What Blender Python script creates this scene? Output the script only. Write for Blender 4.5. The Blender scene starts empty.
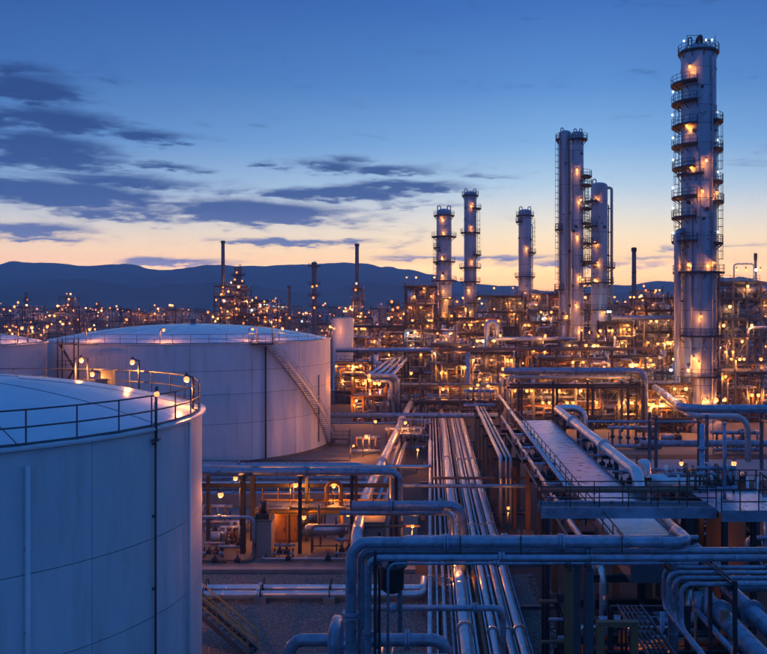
import bpy, math, random
import numpy as np
from mathutils import Vector, Matrix
R = math.radians
random.seed(7)
scene = bpy.context.scene
HAZE = 0.00030
COL = scene.collection

# ------------------------------------------------------------------ camera
# the optical axis runs along +Y; VP is where it meets the photograph (767 x 654)
VPX, VPY, F, H = 430.0, 308.0, 880.0, 18.0
cam_d = bpy.data.cameras.new('camera')
cam = bpy.data.objects.new('camera', cam_d)
COL.objects.link(cam)
cam.location = (0, 0, H)
cam.rotation_euler = (R(90), 0, 0)
cam_d.sensor_width = 36.0
cam_d.lens = F / 767 * 36
cam_d.shift_x = -(VPX - 383.5) / 767
cam_d.shift_y = -(327 - VPY) / 767
cam_d.clip_end = 20000
cam_d.clip_start = 0.5
scene.camera = cam

def WX(px, Y): return (px - VPX) / F * Y
def WZ(py, Y): return H - (py - VPY) / F * Y
def GY(py, z=0.0): return F * (H - z) / (py - VPY)

# ------------------------------------------------------------------ sky
world = bpy.data.worlds.new('World')
scene.world = world
world.use_nodes = True
wt = world.node_tree
wt.nodes.clear()
def wn(t, **k):
    n = wt.nodes.new(t)
    for a, b in k.items(): setattr(n, a, b)
    return n
def wl(a, b): wt.links.new(a, b)
def wm(op, a, b=None, c=None, clamp=False):
    n = wn('ShaderNodeMath', operation=op, use_clamp=clamp)
    for i, x in enumerate((a, b, c)):
        if x is None: continue
        if isinstance(x, (int, float)): n.inputs[i].default_value = x
        else: wl(x, n.inputs[i])
    return n.outputs[0]
def srgb(r, g, b):
    def f(c):
        c /= 255.0
        return c / 12.92 if c <= 0.04045 else ((c + 0.055) / 1.055) ** 2.4
    return (f(r), f(g), f(b), 1)
def wramp(fac, stops, interp='EASE'):
    n = wn('ShaderNodeValToRGB')
    n.color_ramp.interpolation = interp
    e = n.color_ramp.elements
    while len(e) < len(stops): e.new(0.5)
    for q, (p, c) in zip(e, stops):
        q.position = p; q.color = c
    wl(fac, n.inputs[0])
    return n.outputs[0]
def wmix(fac, a, b):
    n = wn('ShaderNodeMix', data_type='RGBA')
    for s, x in ((0, fac), (6, a), (7, b)):
        if isinstance(x, (int, float)): n.inputs[s].default_value = x
        elif isinstance(x, tuple): n.inputs[s].default_value = x
        else: wl(x, n.inputs[s])
    return n.outputs[2]
tc = wn('ShaderNodeTexCoord')
sep = wn('ShaderNodeSeparateXYZ'); wl(tc.outputs['Generated'], sep.inputs[0])
dx, dy, dz = sep.outputs
az = wm('ARCTAN2', dx, dy)                       # 0 straight ahead, + to the right
el = wm('ARCSINE', dz)
eln = wm('DIVIDE', el, R(90))                    # 0 horizon .. 1 zenith
# the western side, where the sun has just set, and the darker side behind it
west = wramp(eln, [(0.0, srgb(244, 160, 92)), (0.020, srgb(255, 184, 104)), (0.034, srgb(255, 208, 130)), (0.050, srgb(248, 220, 168)),
                   (0.067, srgb(220, 216, 200)), (0.088, srgb(172, 198, 214)), (0.115, srgb(124, 170, 212)), (0.155, srgb(84, 138, 198)),
                   (0.21, srgb(54, 106, 178)), (0.34, srgb(46, 106, 184)), (1.0, srgb(46, 110, 192))], 'LINEAR')
side = wramp(eln, [(0.0, srgb(230, 152, 108)), (0.022, srgb(244, 178, 124)), (0.040, srgb(238, 198, 152)), (0.058, srgb(196, 192, 184)),
                   (0.080, srgb(130, 160, 192)), (0.115, srgb(78, 124, 180)), (0.16, srgb(50, 96, 160)), (0.21, srgb(36, 82, 150)), (0.40, srgb(44, 104, 184)), (1.0, srgb(46, 110, 192))], 'LINEAR')
east = wramp(eln, [(0.0, srgb(44, 92, 160)), (0.08, srgb(58, 106, 178)), (0.18, srgb(60, 122, 202)), (0.45, srgb(52, 118, 202)), (1.0, srgb(46, 110, 192))], 'LINEAR')
SUN_AZ = R(9.0)
d_az = wm('ABSOLUTE', wm('SUBTRACT', az, SUN_AZ))
f1 = wm('DIVIDE', wm('SUBTRACT', d_az, R(2)), R(36), clamp=True)
f2 = wm('DIVIDE', wm('SUBTRACT', d_az, R(36)), R(50), clamp=True)
sky_c = wmix(f2, wmix(f1, west, side), east)
# clouds: soft banks drawn out along the horizon, broken up by noise
mapn = wn('ShaderNodeCombineXYZ')
wl(wm('MULTIPLY', az, 6.0), mapn.inputs[0]); wl(wm('MULTIPLY', el, 26.0), mapn.inputs[1])
mapn.inputs[2].default_value = 3.7
nz = wn('ShaderNodeTexNoise'); nz.inputs['Scale'].default_value = 1.6; nz.inputs['Detail'].default_value = 7; nz.inputs['Roughness'].default_value = 0.60
nz.inputs['Distortion'].default_value = 0.5
wl(mapn.outputs[0], nz.inputs['Vector'])
nz2 = wn('ShaderNodeTexNoise'); nz2.inputs['Scale'].default_value = 5.5; nz2.inputs['Detail'].default_value = 5; nz2.inputs['Roughness'].default_value = 0.62
wl(mapn.outputs[0], nz2.inputs['Vector'])
n1 = wm('SUBTRACT', nz.outputs[0], 0.5)
n2 = wm('SUBTRACT', nz2.outputs[0], 0.5)
azw = wm('ADD', az, wm('MULTIPLY', n1, 0.10))
elw = wm('ADD', el, wm('MULTIPLY', n2, 0.022))
BANKS = [  # px, py, half width, half height, weight
    (60, 194, 120, 19, 1.1), (35, 150, 95, 20, 1.0), (40, 120, 100, 14, .95), (15, 88, 80, 15, .95), (90, 160, 60, 8, .6), (250, 213, 105, 14, 1.2), (325, 194, 110, 9, 1.0),
    (410, 187, 70, 7, .9), (150, 137, 48, 9, .85), (165, 167, 42, 5, .75), (205, 172, 22, 4, .6), (262, 165, 18, 4, .7), (325, 166, 48, 7, .8), (385, 170, 50, 6, .75), (345, 158, 30, 5, .55),
    (30, 230, 80, 7, .9), (45, 240, 65, 4, .75), (290, 242, 85, 4, .9), (170, 262, 70, 5, .85), (345, 240, 35, 3, .75), (470, 258, 110, 3.5, .7),
    (120, 184, 100, 11, .9), (725, 246, 70, 3, .55), (590, 264, 90, 4, .6), (5, 66, 70, 9, .6), (490, 178, 40, 4, .5), (120, 212, 110, 8, .8), (430, 205, 45, 4, .55), (650, 258, 50, 3, .5)]
tot = None
for (px, py, hw, hh, w) in BANKS:
    a0 = math.atan2(px - VPX, F)
    e0 = math.atan2((VPY - py) * math.cos(a0), F)
    sa = hw / F * math.cos(a0) ** 2; se = hh / F * math.cos(a0)
    u = wm('DIVIDE', wm('SUBTRACT', azw, a0), sa)
    v = wm('DIVIDE', wm('SUBTRACT', elw, e0), se)
    q = wm('ADD', wm('MULTIPLY', u, u), wm('MULTIPLY', v, v))
    g = wm('MULTIPLY', wm('POWER', 2.71828, wm('MULTIPLY', q, -1.0)), w)
    tot = g if tot is None else wm('MAXIMUM', tot, g)
# the rest of the sky carries the same loose cloud
loose = wm('MULTIPLY', wm('SUBTRACT', wm('ABSOLUTE', az), R(32), clamp=True), 3.0, clamp=True)
tot = wm('ADD', tot, wm('MULTIPLY', loose, wm('MULTIPLY', wm('ADD', n1, 0.12), 2.2)))
dens = wm('ADD', tot, wm('ADD', wm('MULTIPLY', n1, 1.5), wm('MULTIPLY', n2, 1.0)))
cm = wm('DIVIDE', wm('SUBTRACT', dens, 0.14), 0.66, clamp=True)
cm = wm('MULTIPLY', cm, wm('MULTIPLY', cm, wm('SUBTRACT', 3.0, wm('MULTIPLY', cm, 2.0))))
cm = wm('MULTIPLY', cm, 0.93)
cloud_c = wramp(eln, [(0.0, srgb(128, 118, 140)), (0.045, srgb(78, 98, 140)), (0.07, srgb(32, 68, 122)), (0.13, srgb(20, 56, 110)), (0.25, srgb(22, 60, 118)), (1.0, srgb(26, 68, 132))], 'LINEAR')
sky_c = wmix(cm, sky_c, cloud_c)
# the physical sky at the same low sun tints the result a little
nish = wn('ShaderNodeTexSky', sky_type='NISHITA')
nish.sun_disc = False
nish.sun_elevation = R(-1.5)
nish.sun_rotation = SUN_AZ
nish.altitude = 50
add = wn('ShaderNodeMix', data_type='RGBA', blend_type='ADD'); add.inputs[0].default_value = 1.0
sc_n = wn('ShaderNodeMix', data_type='RGBA', blend_type='MULTIPLY'); sc_n.inputs[0].default_value = 1.0
wl(nish.outputs[0], sc_n.inputs[6]); sc_n.inputs[7].default_value = (0.02, 0.02, 0.02, 1)
# light from low on the sky reaches the camera through the haze below, so the sky itself is brighter there
tau = wm('MINIMUM', wm('DIVIDE', HAZE * 274.0, wm('MAXIMUM', dz, 0.045)), 1.9)
boost = wm('POWER', 2.71828, tau)
bst = wn('ShaderNodeVectorMath', operation='SCALE'); wl(sky_c, bst.inputs[0]); wl(boost, bst.inputs['Scale'])
wl(bst.outputs[0], add.inputs[6]); wl(sc_n.outputs[2], add.inputs[7])
bg = wn('ShaderNodeBackground'); wl(add.outputs[2], bg.inputs[0]); bg.inputs[1].default_value = 1.0
wo = wn('ShaderNodeOutputWorld'); wl(bg.outputs[0], wo.inputs[0])

# ------------------------------------------------------------------ render settings
scene.view_settings.view_transform = 'Standard'
scene.view_settings.look = 'None'
scene.view_settings.exposure = 0.0
scene.view_settings.gamma = 1.0
scene.view_settings.use_curve_mapping = False
scene.render.engine = 'CYCLES'
scene.cycles.use_denoising = True
scene.cycles.use_light_tree = True
scene.cycles.max_bounces = 5
scene.cycles.diffuse_bounces = 2
scene.cycles.glossy_bounces = 3
scene.cycles.volume_bounces = 0
scene.cycles.sample_clamp_indirect = 2.5
scene.cycles.sample_clamp_direct = 0
scene.cycles.caustics_reflective = False
scene.cycles.caustics_refractive = False

# ------------------------------------------------------------------ materials
MATS = {}
def material(name, col, rough=0.5, metal=0.0, var=0.25, scale=0.6, bump=0.0, bscale=8.0, streak=0.0, dirt=None, dscale=0.35, damt=0.5, rvar=0.15, ovar=0.13):
    m = bpy.data.materials.new(name); m.use_nodes = True
    t = m.node_tree; N = t.nodes; L = t.links
    b = N['Principled BSDF']
    b.inputs['Metallic'].default_value = metal
    g = N.new('ShaderNodeNewGeometry')
    oi = N.new('ShaderNodeObjectInfo')
    no = N.new('ShaderNodeTexNoise'); no.inputs['Scale'].default_value = scale; no.inputs['Detail'].default_value = 6; no.inputs['Roughness'].default_value = 0.6
    mp = N.new('ShaderNodeMapping'); L.new(g.outputs['Position'], mp.inputs['Vector'])
    mp.inputs['Scale'].default_value = (1, 1, 0.16 if streak else 1)
    L.new(mp.outputs[0], no.inputs['Vector'])
    def rgb(c): return (c[0], c[1], c[2], 1)
    r = N.new('ShaderNodeValToRGB')
    r.color_ramp.elements[0].position = 0.28; r.color_ramp.elements[1].position = 0.72
    r.color_ramp.elements[0].color = rgb([c * (1 - var) for c in col]); r.color_ramp.elements[1].color = rgb([min(1, c * (1 + var)) for c in col])
    L.new(no.outputs[0], r.inputs[0])
    out = r.outputs[0]
    if dirt is not None:
        n2_ = N.new('ShaderNodeTexNoise'); n2_.inputs['Scale'].default_value = dscale; n2_.inputs['Detail'].default_value = 8; n2_.inputs['Roughness'].default_value = 0.7
        L.new(mp.outputs[0], n2_.inputs['Vector'])
        r2 = N.new('ShaderNodeValToRGB'); r2.color_ramp.elements[0].position = 0.5; r2.color_ramp.elements[1].position = 0.72
        r2.color_ramp.elements[0].color = (0, 0, 0, 1); r2.color_ramp.elements[1].color = (damt, damt, damt, 1)
        L.new(n2_.outputs[0], r2.inputs[0])
        mx = N.new('ShaderNodeMix'); mx.data_type = 'RGBA'
        L.new(r2.outputs[0], mx.inputs[0]); L.new(out, mx.inputs[6]); mx.inputs[7].default_value = rgb(dirt)
        out = mx.outputs[2]
    hs = N.new('ShaderNodeHueSaturation')
    mr = N.new('ShaderNodeMapRange'); mr.inputs[3].default_value = 1 - ovar; mr.inputs[4].default_value = 1 + ovar
    L.new(oi.outputs['Random'], mr.inputs[0]); L.new(mr.outputs[0], hs.inputs['Value']); L.new(out, hs.inputs['Color'])
    L.new(hs.outputs[0], b.inputs['Base Color'])
    rr = N.new('ShaderNodeMapRange'); rr.inputs[3].default_value = max(0.05, rough - rvar); rr.inputs[4].default_value = min(1, rough + rvar)
    L.new(no.outputs[0], rr.inputs[0]); L.new(rr.outputs[0], b.inputs['Roughness'])
    if bump:
        nb = N.new('ShaderNodeTexNoise'); nb.inputs['Scale'].default_value = bscale; nb.inputs['Detail'].default_value = 5
        L.new(g.outputs['Position'], nb.inputs['Vector'])
        bp = N.new('ShaderNodeBump'); bp.inputs['Strength'].default_value = bump; bp.inputs['Distance'].default_value = 0.08
        L.new(nb.outputs[0], bp.inputs['Height']); L.new(bp.outputs[0], b.inputs['Normal'])
    MATS[name] = m
    return m
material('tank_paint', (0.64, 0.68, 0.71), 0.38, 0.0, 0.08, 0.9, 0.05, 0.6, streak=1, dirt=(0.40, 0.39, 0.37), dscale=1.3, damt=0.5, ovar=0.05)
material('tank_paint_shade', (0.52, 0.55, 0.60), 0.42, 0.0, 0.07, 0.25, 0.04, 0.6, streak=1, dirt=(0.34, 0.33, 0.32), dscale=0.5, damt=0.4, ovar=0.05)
material('roof_paint', (0.66, 0.70, 0.73), 0.27, 0.0, 0.08, 0.5, 0.05, 0.5, dirt=(0.38, 0.36, 0.34), dscale=0.4, damt=0.22, ovar=0.04)
material('cladding', (0.55, 0.56, 0.58), 0.40, 0.75, 0.14, 1.2, 0.10, 3.0, dirt=(0.26, 0.22, 0.19), dscale=0.8, damt=0.55)
material('bright_cladding', (0.66, 0.67, 0.68), 0.36, 0.75, 0.12, 1.2, 0.10, 3.0, dirt=(0.34, 0.31, 0.28), dscale=0.8, damt=0.5)
material('painted_pipe', (0.26, 0.34, 0.44), 0.30, 0.3, 0.22, 1.6, 0.12, 6.0, dirt=(0.12, 0.085, 0.065), dscale=2.2, damt=0.75)
material('rusty_pipe', (0.22, 0.14, 0.09), 0.65, 0.2, 0.35, 1.8, 0.1, 8.0, dirt=(0.10, 0.05, 0.03), dscale=1.2, damt=0.7)
material('column_cladding', (0.36, 0.41, 0.48), 0.36, 0.3, 0.16, 0.8, 0.06, 1.5, streak=1, dirt=(0.16, 0.16, 0.17), dscale=1.0, damt=0.7, ovar=0.03)
material('dark_steel', (0.035, 0.04, 0.048), 0.55, 0.3, 0.3, 1.0, dirt=(0.10, 0.055, 0.035), dscale=0.8, damt=0.5)
material('grey_steel', (0.10, 0.12, 0.145), 0.5, 0.3, 0.2, 1.0, dirt=(0.12, 0.07, 0.05), dscale=0.8, damt=0.45)
material('brown_steel', (0.19, 0.10, 0.045), 0.6, 0.0, 0.22, 0.8, dirt=(0.12, 0.07, 0.04), dscale=0.8, damt=0.5)
material('yellow_paint', (0.52, 0.30, 0.035), 0.45, 0.0, 0.15, 1.5, dirt=(0.2, 0.11, 0.04), dscale=1.5, damt=0.5)
material('deck_grating', (0.12, 0.125, 0.135), 0.6, 0.4, 0.2, 2.0)
material('duct_sheet', (0.50, 0.58, 0.66), 0.30, 0.35, 0.12, 1.4, 0.08, 2.2, dirt=(0.26, 0.27, 0.28), dscale=0.9, damt=0.6, ovar=0.04)
material('concrete', (0.15, 0.135, 0.12), 0.85, 0.0, 0.2, 0.5, 0.25, 6.0, dirt=(0.14, 0.12, 0.11), dscale=0.25, damt=0.7)
material('pale_concrete', (0.30, 0.30, 0.30), 0.8, 0.0, 0.15, 0.4, 0.2, 5.0, dirt=(0.2, 0.19, 0.18), dscale=0.2, damt=0.6)
material('gravel', (0.19, 0.155, 0.135), 0.95, 0.0, 0.5, 6.0, 0.9, 14.0, dirt=(0.06, 0.05, 0.045), dscale=0.12, damt=0.6)
material('pebble', (0.29, 0.24, 0.21), 0.9, 0.0, 0.6, 5.0)
material('earth', (0.05, 0.042, 0.036), 0.95, 0.0, 0.4, 0.3, 0.6, 4.0, dirt=(0.05, 0.045, 0.04), dscale=0.05, damt=0.6)
material('forest', (0.05, 0.065, 0.05), 1.0, 0.0, 0.6, 0.006, dirt=(0.15, 0.13, 0.10), dscale=0.003, damt=0.6)
material('orange_cabinet', (0.22, 0.11, 0.05), 0.5, 0.0, 0.12, 1.0, dirt=(0.2, 0.1, 0.04), dscale=1.0, damt=0.4)
material('concrete_block', (0.24, 0.22, 0.21), 0.85, 0.0, 0.2, 0.8, 0.2, 6.0, dirt=(0.12, 0.10, 0.09), dscale=0.8, damt=0.6)
material('valve_red', (0.30, 0.05, 0.03), 0.45, 0.0, 0.2, 3.0)
def emitter(name, col, s):
    m = bpy.data.materials.new(name); m.use_nodes = True
    b = m.node_tree.nodes['Principled BSDF']
    b.inputs['Base Color'].default_value = (0.8, 0.7, 0.5, 1)
    b.inputs['Emission Color'].default_value = (*col, 1); b.inputs['Emission Strength'].default_value = s
    MATS[name] = m
emitter('amber_bulb', (1.0, 0.25, 0.04), 2.5)
emitter('warm_bulb', (1.0, 0.40, 0.11), 2.6)
emitter('white_bulb', (0.75, 0.9, 1.0), 3.0)

# ------------------------------------------------------------------ mesh helpers
WLOC = {}
def wloc(o): return WLOC.get(o.name, Vector((0, 0, 0))) if o is not None else Vector((0, 0, 0))
class MB:
    def __init__(s): s.v = []; s.f = []; s.s = []
    def add(s, v, f, smooth=False):
        k = len(s.v); s.v += [tuple(p) for p in v]
        s.f += [tuple(i + k for i in q) for q in f]; s.s += [smooth] * len(f)
        return s
    def box(s, x0, x1, y0, y1, z0, z1):
        v = [(x, y, z) for z in (z0, z1) for y in (y0, y1) for x in (x0, x1)]
        return s.add(v, [(0, 2, 3, 1), (4, 5, 7, 6), (0, 1, 5, 4), (2, 6, 7, 3), (0, 4, 6, 2), (1, 3, 7, 5)])
    def cbox(s, c, sz): return s.box(c[0] - sz[0] / 2, c[0] + sz[0] / 2, c[1] - sz[1] / 2, c[1] + sz[1] / 2, c[2] - sz[2] / 2, c[2] + sz[2] / 2)
    def bar(s, a, b, w, h=None):
        a = Vector(a); b = Vector(b); h = h or w
        d = (b - a)
        if d.length < 1e-6: return s
        d.normalize()
        up = Vector((0, 0, 1)) if abs(d.z) < 0.95 else Vector((0, 1, 0))
        x = d.cross(up).normalized(); y = x.cross(d)
        v = []
        for p in (a, b):
            for i, j in ((-1, -1), (1, -1), (1, 1), (-1, 1)): v.append(p + x * i * w / 2 + y * j * h / 2)
        return s.add(v, [(0, 1, 2, 3), (7, 6, 5, 4), (0, 4, 5, 1), (1, 5, 6, 2), (2, 6, 7, 3), (3, 7, 4, 0)])
    def ibeam(s, a, b, w, h, t=None):
        a = Vector(a); b = Vector(b); t = t or w * 0.12
        d = (b - a).normalized()
        up = Vector((0, 0, 1)) if abs(d.z) < 0.95 else Vector((0, 1, 0))
        x = d.cross(up).normalized(); y = x.cross(d)
        W, Hh, T = w / 2, h / 2, t / 2
        prof = [(-W, -Hh), (W, -Hh), (W, -Hh + t), (T, -Hh + t), (T, Hh - t), (W, Hh - t), (W, Hh), (-W, Hh), (-W, Hh - t), (-T, Hh - t), (-T, -Hh + t), (-W, -Hh + t)]
        v = [p + x * i + y * j for p in (a, b) for i, j in prof]
        n = 12
        f = [(i, (i + 1) % n, (i + 1) % n + n, i + n) for i in range(n)]
        f += [(0, 1, 2, 11), (10, 11, 2, 3), (10, 3, 4, 9), (8, 9, 4, 5), (8, 5, 6, 7)]
        f += [tuple(i + n for i in reversed(q)) for q in f[-5:]]
        return s.add(v, f)
    def cyl(s, a, b, r, n=12, r2=None, caps=True):
        a = Vector(a); b = Vector(b); d = (b - a).normalized(); r2 = r if r2 is None else r2
        up = Vector((0, 0, 1)) if abs(d.z) < 0.95 else Vector((1, 0, 0))
        x = d.cross(up).normalized(); y = x.cross(d)
        v = []
        for p, q in ((a, r), (b, r2)):
            for i in range(n):
                t = 2 * math.pi * i / n
                v.append(p + x * math.cos(t) * q + y * math.sin(t) * q)
        s.add(v, [(i, (i + 1) % n, (i + 1) % n + n, i + n) for i in range(n)], True)
        if caps:
            k = len(s.v) - 2 * n
            s.f += [tuple(k + i for i in reversed(range(n))), tuple(k + n + i for i in range(n))]; s.s += [False, False]
        return s
    def sweep(s, pts, r, n=12, bend=None, caps=True):
        pts = [Vector(p) for p in pts]
        bend = bend if bend is not None else r * 3
        path = [pts[0]]
        for i in range(1, len(pts) - 1):
            p, a, b = pts[i], pts[i - 1], pts[i + 1]
            u = (a - p); w = (b - p)
            ang = u.angle(w)
            if ang > 3.12 or bend < 1e-4: path.append(p); continue
            t = min(bend / math.tan(ang / 2), u.length * 0.49, w.length * 0.49)
            u.normalize(); w.normalize()
            rad = t * math.tan(ang / 2)
            c = p + (u + w).normalized() * (rad / math.sin(ang / 2))
            p0 = p + u * t; p1 = p + w * t
            v0 = p0 - c; v1 = p1 - c
            th = v0.angle(v1); ax = v0.cross(v1).normalized()
            k = max(3, int(th / 0.2))
            for j in range(k + 1):
                path.append(c + Matrix.Rotation(th * j / k, 3, ax) @ v0)
        path.append(pts[-1])
        q = [path[0]]
        for p in path[1:]:
            if (p - q[-1]).length > 1e-5: q.append(p)
        path = q
        d = (path[1] - path[0]).normalized()
        up = Vector((0, 0, 1)) if abs(d.z) < 0.95 else Vector((1, 0, 0))
        x = d.cross(up).normalized()
        v = []
        for i, p in enumerate(path):
            if i == 0: t = path[1] - path[0]
            elif i == len(path) - 1: t = path[-1] - path[-2]
            else: t = (path[i + 1] - p).normalized() + (p - path[i - 1]).normalized()
            t.normalize()
            x = (x - t * x.dot(t)).normalized(); y = t.cross(x)
            for j in range(n):
                a = 2 * math.pi * j / n
                v.append(p + x * math.cos(a) * r + y * math.sin(a) * r)
        f = []
        m = len(path)
        for i in range(m - 1):
            for j in range(n):
                f.append((i * n + j, i * n + (j + 1) % n, (i + 1) * n + (j + 1) % n, (i + 1) * n + j))
        s.add(v, f, True)
        if caps:
            k = len(s.v) - m * n
            s.f += [tuple(k + i for i in reversed(range(n))), tuple(k + (m - 1) * n + i for i in range(n))]; s.s += [False, False]
        return s
    def lathe(s, cx, cy, prof, n=32, a0=0.0, a1=2 * math.pi, smooth=True):
        full = abs(a1 - a0) > 6.28
        k = n if full else n + 1
        v = []
        for r, z in prof:
            for i in range(k):
                t = a0 + (a1 - a0) * i / n
                v.append((cx + r * math.cos(t), cy + r * math.sin(t), z))
        f = []
        for i in range(len(prof) - 1):
            for j in range(n):
                j2 = (j + 1) % k
                f.append((i * k + j, i * k + j2, (i + 1) * k + j2, (i + 1) * k + j))
        return s.add(v, f, smooth)
    def shellseg(s, cx, cy, r0, r1, z0, z1, a0, a1, n):
        """a curved solid plate between two radii; every face strip has its own vertices so the curve shades true"""
        for (ra, za), (rb, zb), sm in (((r1, z0), (r1, z1), True), ((r1, z1), (r0, z1), False), ((r0, z0), (r1, z0), False)):
            v = []
            for i in range(n + 1):
                t = a0 + (a1 - a0) * i / n
                c, q = math.cos(t), math.sin(t)
                v += [(cx + ra * c, cy + ra * q, za), (cx + rb * c, cy + rb * q, zb)]
            s.add(v, [(2 * i, 2 * i + 2, 2 * i + 3, 2 * i + 1) for i in range(n)], sm)
        for t, rev in ((a0, 0), (a1, 1)):
            c, q = math.cos(t), math.sin(t)
            s.add([(cx + r * c, cy + r * q, z) for r, z in ((r1, z0), (r1, z1), (r0, z1), (r0, z0))], [(3, 2, 1, 0) if rev else (0, 1, 2, 3)])
        return s
    def mesh(s, name, mat, origin=(0, 0, 0)):
        me = bpy.data.meshes.new(name)
        o = Vector(origin)
        me.from_pydata([(p[0] - o.x, p[1] - o.y, p[2] - o.z) for p in s.v], [], s.f)
        me.polygons.foreach_set('use_smooth', s.s)
        me.materials.append(MATS[mat])
        return me
    def obj(s, name, mat, parent=None, origin=None):
        """one mesh object; vertices are given in world space"""
        if origin is None: origin = wloc(parent) if parent is not None else s.base()
        me = s.mesh(name, mat, origin)
        return place(me, name, parent, origin)
    def base(s):
        xs = [p[0] for p in s.v]; ys = [p[1] for p in s.v]; zs = [p[2] for p in s.v]
        return Vector(((min(xs) + max(xs)) / 2, (min(ys) + max(ys)) / 2, min(zs)))
def place(me, name, parent, loc, rot=None, scale=None):
    o = bpy.data.objects.new(name, me)
    COL.objects.link(o)
    loc = Vector(loc)
    if parent is not None:
        o.parent = parent
        o.location = loc - wloc(parent)
    else: o.location = loc
    if rot is not None: o.rotation_euler = rot
    if scale is not None: o.scale = scale
    WLOC[o.name] = loc
    return o
def tag(o, label, cat, group=None, kind=None):
    if label: o['label'] = label
    if cat: o['category'] = cat
    if group: o['group'] = group
    if kind or cat: o['kind'] = kind or 'thing'
    return o
def thing(name, label, cat, loc, group=None):
    o = bpy.data.objects.new(name, None)
    o.empty_display_size = 0.5
    COL.objects.link(o)
    o.location = loc
    WLOC[o.name] = Vector(loc)
    return tag(o, label, cat, group)
def struct(mb, name, mat):
    o = mb.obj(name, mat, None, (0, 0, 0)); o['kind'] = 'structure'; return o

ORD = ['first', 'second', 'third', 'fourth', 'fifth', 'sixth', 'seventh', 'eighth', 'ninth', 'tenth', 'eleventh', 'twelfth', 'thirteenth', 'fourteenth', 'fifteenth', 'sixteenth', 'seventeenth', 'eighteenth',
       'nineteenth', 'twentieth', 'twenty-first', 'twenty-second', 'twenty-third', 'twenty-fourth', 'twenty-fifth', 'twenty-sixth']
# shared meshes
def unit_ring(n=14):
    m = MB(); m.lathe(0, 0, [(1.0, -.5), (1.0, .5)], n); m.lathe(0, 0, [(0.6, .5), (1.0, .5)], n, smooth=False); m.lathe(0, 0, [(1.0, -.5), (0.6, -.5)], n, smooth=False); return m
RING = {k: unit_ring().mesh('flange', k) for k in ('cladding', 'bright_cladding', 'painted_pipe', 'rusty_pipe', 'grey_steel', 'dark_steel')}
UBOX = {k: MB().box(-.5, .5, -.5, .5, 0, 1).mesh('post', k) for k in ('dark_steel', 'grey_steel', 'brown_steel', 'concrete', 'concrete_block', 'yellow_paint', 'pale_concrete')}
UH = {k: MB().ibeam((0, 0, 0), (0, 0, 1), 1, 1, .12).mesh('column', k) for k in ('dark_steel', 'grey_steel', 'brown_steel', 'yellow_paint')}
UPOST = {k: MB().cyl((0, 0, 0), (0, 0, 1), 1, 6).mesh('rail_post', k) for k in ('dark_steel', 'grey_steel', 'yellow_paint', 'brown_steel')}

def globe(mat, r=1.0):
    m = MB(); m.lathe(0, 0, [(0.001, -r), (r * .7, -r * .7), (r, 0), (r * .7, r * .7), (0.001, r)], 8); return m.mesh('bulb', mat)
BULB = {k: globe(k) for k in ('amber_bulb', 'warm_bulb', 'white_bulb')}
_hm = MB(); _hm.lathe(0, 0, [(0.15, .06), (0.13, .16), (0.07, .22), (0.05, .34), (.001, .36)], 10); _hm.bar((0, 0, .30), (0, .55, .34), .06); LAMP_HEAD = _hm.mesh('lamp', 'grey_steel')
LIGHTD = {}
def light_data(power, kind):
    k = (round(power), kind)
    if k not in LIGHTD:
        d = bpy.data.lights.new('lamp_light', 'POINT')
        d.energy = power; d.color = {'amber_bulb': (1, .28, .04), 'warm_bulb': (1, .38, .09), 'white_bulb': (.8, .9, 1)}[kind]
        d.shadow_soft_size = 0.0
        LIGHTD[k] = d
    return LIGHTD[k]
def lamp(parent, pos, power=250, kind='amber_bulb', size=1.0, rz=0.0):
    """a well glass lamp on a bracket, a part of the thing it is bolted to"""
    if power <= 0:      # far off: only the glowing globe shows
        return place(BULB[kind], 'lamp', parent, pos, None, (.2 * size, .2 * size, .22 * size))
    o = place(LAMP_HEAD, 'lamp', parent, pos, (0, 0, rz), (size, size, size))
    b = bpy.data.objects.new('bulb', BULB[kind]); COL.objects.link(b); b.parent = o
    b.location = (0, 0, -.10); b.scale = (.22, .22, .22)
    if power > 0:
        l = bpy.data.objects.new('lamp_light', light_data(power, kind)); COL.objects.link(l); l.parent = o
        l.location = (0, -.05, -.48)
    return o
def lamp_post(label, base, h, power=300, kind='amber_bulb', arm=0.5, rz=0.0, r=0.045, mat='grey_steel', double=False, size=1.0, group=None):
    if arm == .1: arm = .42
    t = thing('lamp_post', label, 'lamp', base, group)
    b = Vector(base)
    m = MB(); m.cyl(b, b + Vector((0, 0, h)), r, 8); m.cbox(b + Vector((0, 0, .03)), (.25, .25, .06))
    tip = b + Vector((math.cos(rz) * arm, math.sin(rz) * arm, h + .06))
    m.bar(b + Vector((0, 0, h - .03)), tip, r * 1.5)
    m.obj('pole', mat, t)
    if double:
        c = b + Vector((math.cos(rz) * arm * 2, math.sin(rz) * arm * 2, 0))
        m = MB(); m.cyl(c, c + Vector((0, 0, h)), r, 8); m.bar(c + Vector((0, 0, h - .03)), tip, r * 1.5); m.obj('pole', mat, t)
    hd = MB(); hd.lathe(tip.x, tip.y, [(.10 * size, tip.z - .04), (.09 * size, tip.z + .02), (.05, tip.z + .08), (.001, tip.z + .11)], 12)
    ho = hd.obj('lamp_head', mat, t)
    bo = bpy.data.objects.new('bulb', BULB[kind]); COL.objects.link(bo); bo.parent = ho
    bo.location = tip - b + Vector((0, 0, -.16)); bo.scale = (.14 * size,) * 3
    l = bpy.data.objects.new('lamp_light', light_data(power, kind)); COL.objects.link(l); l.parent = t
    l.location = tip - b + Vector((0, 0, -.16 - .17 * size - .16))
    return t

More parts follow.
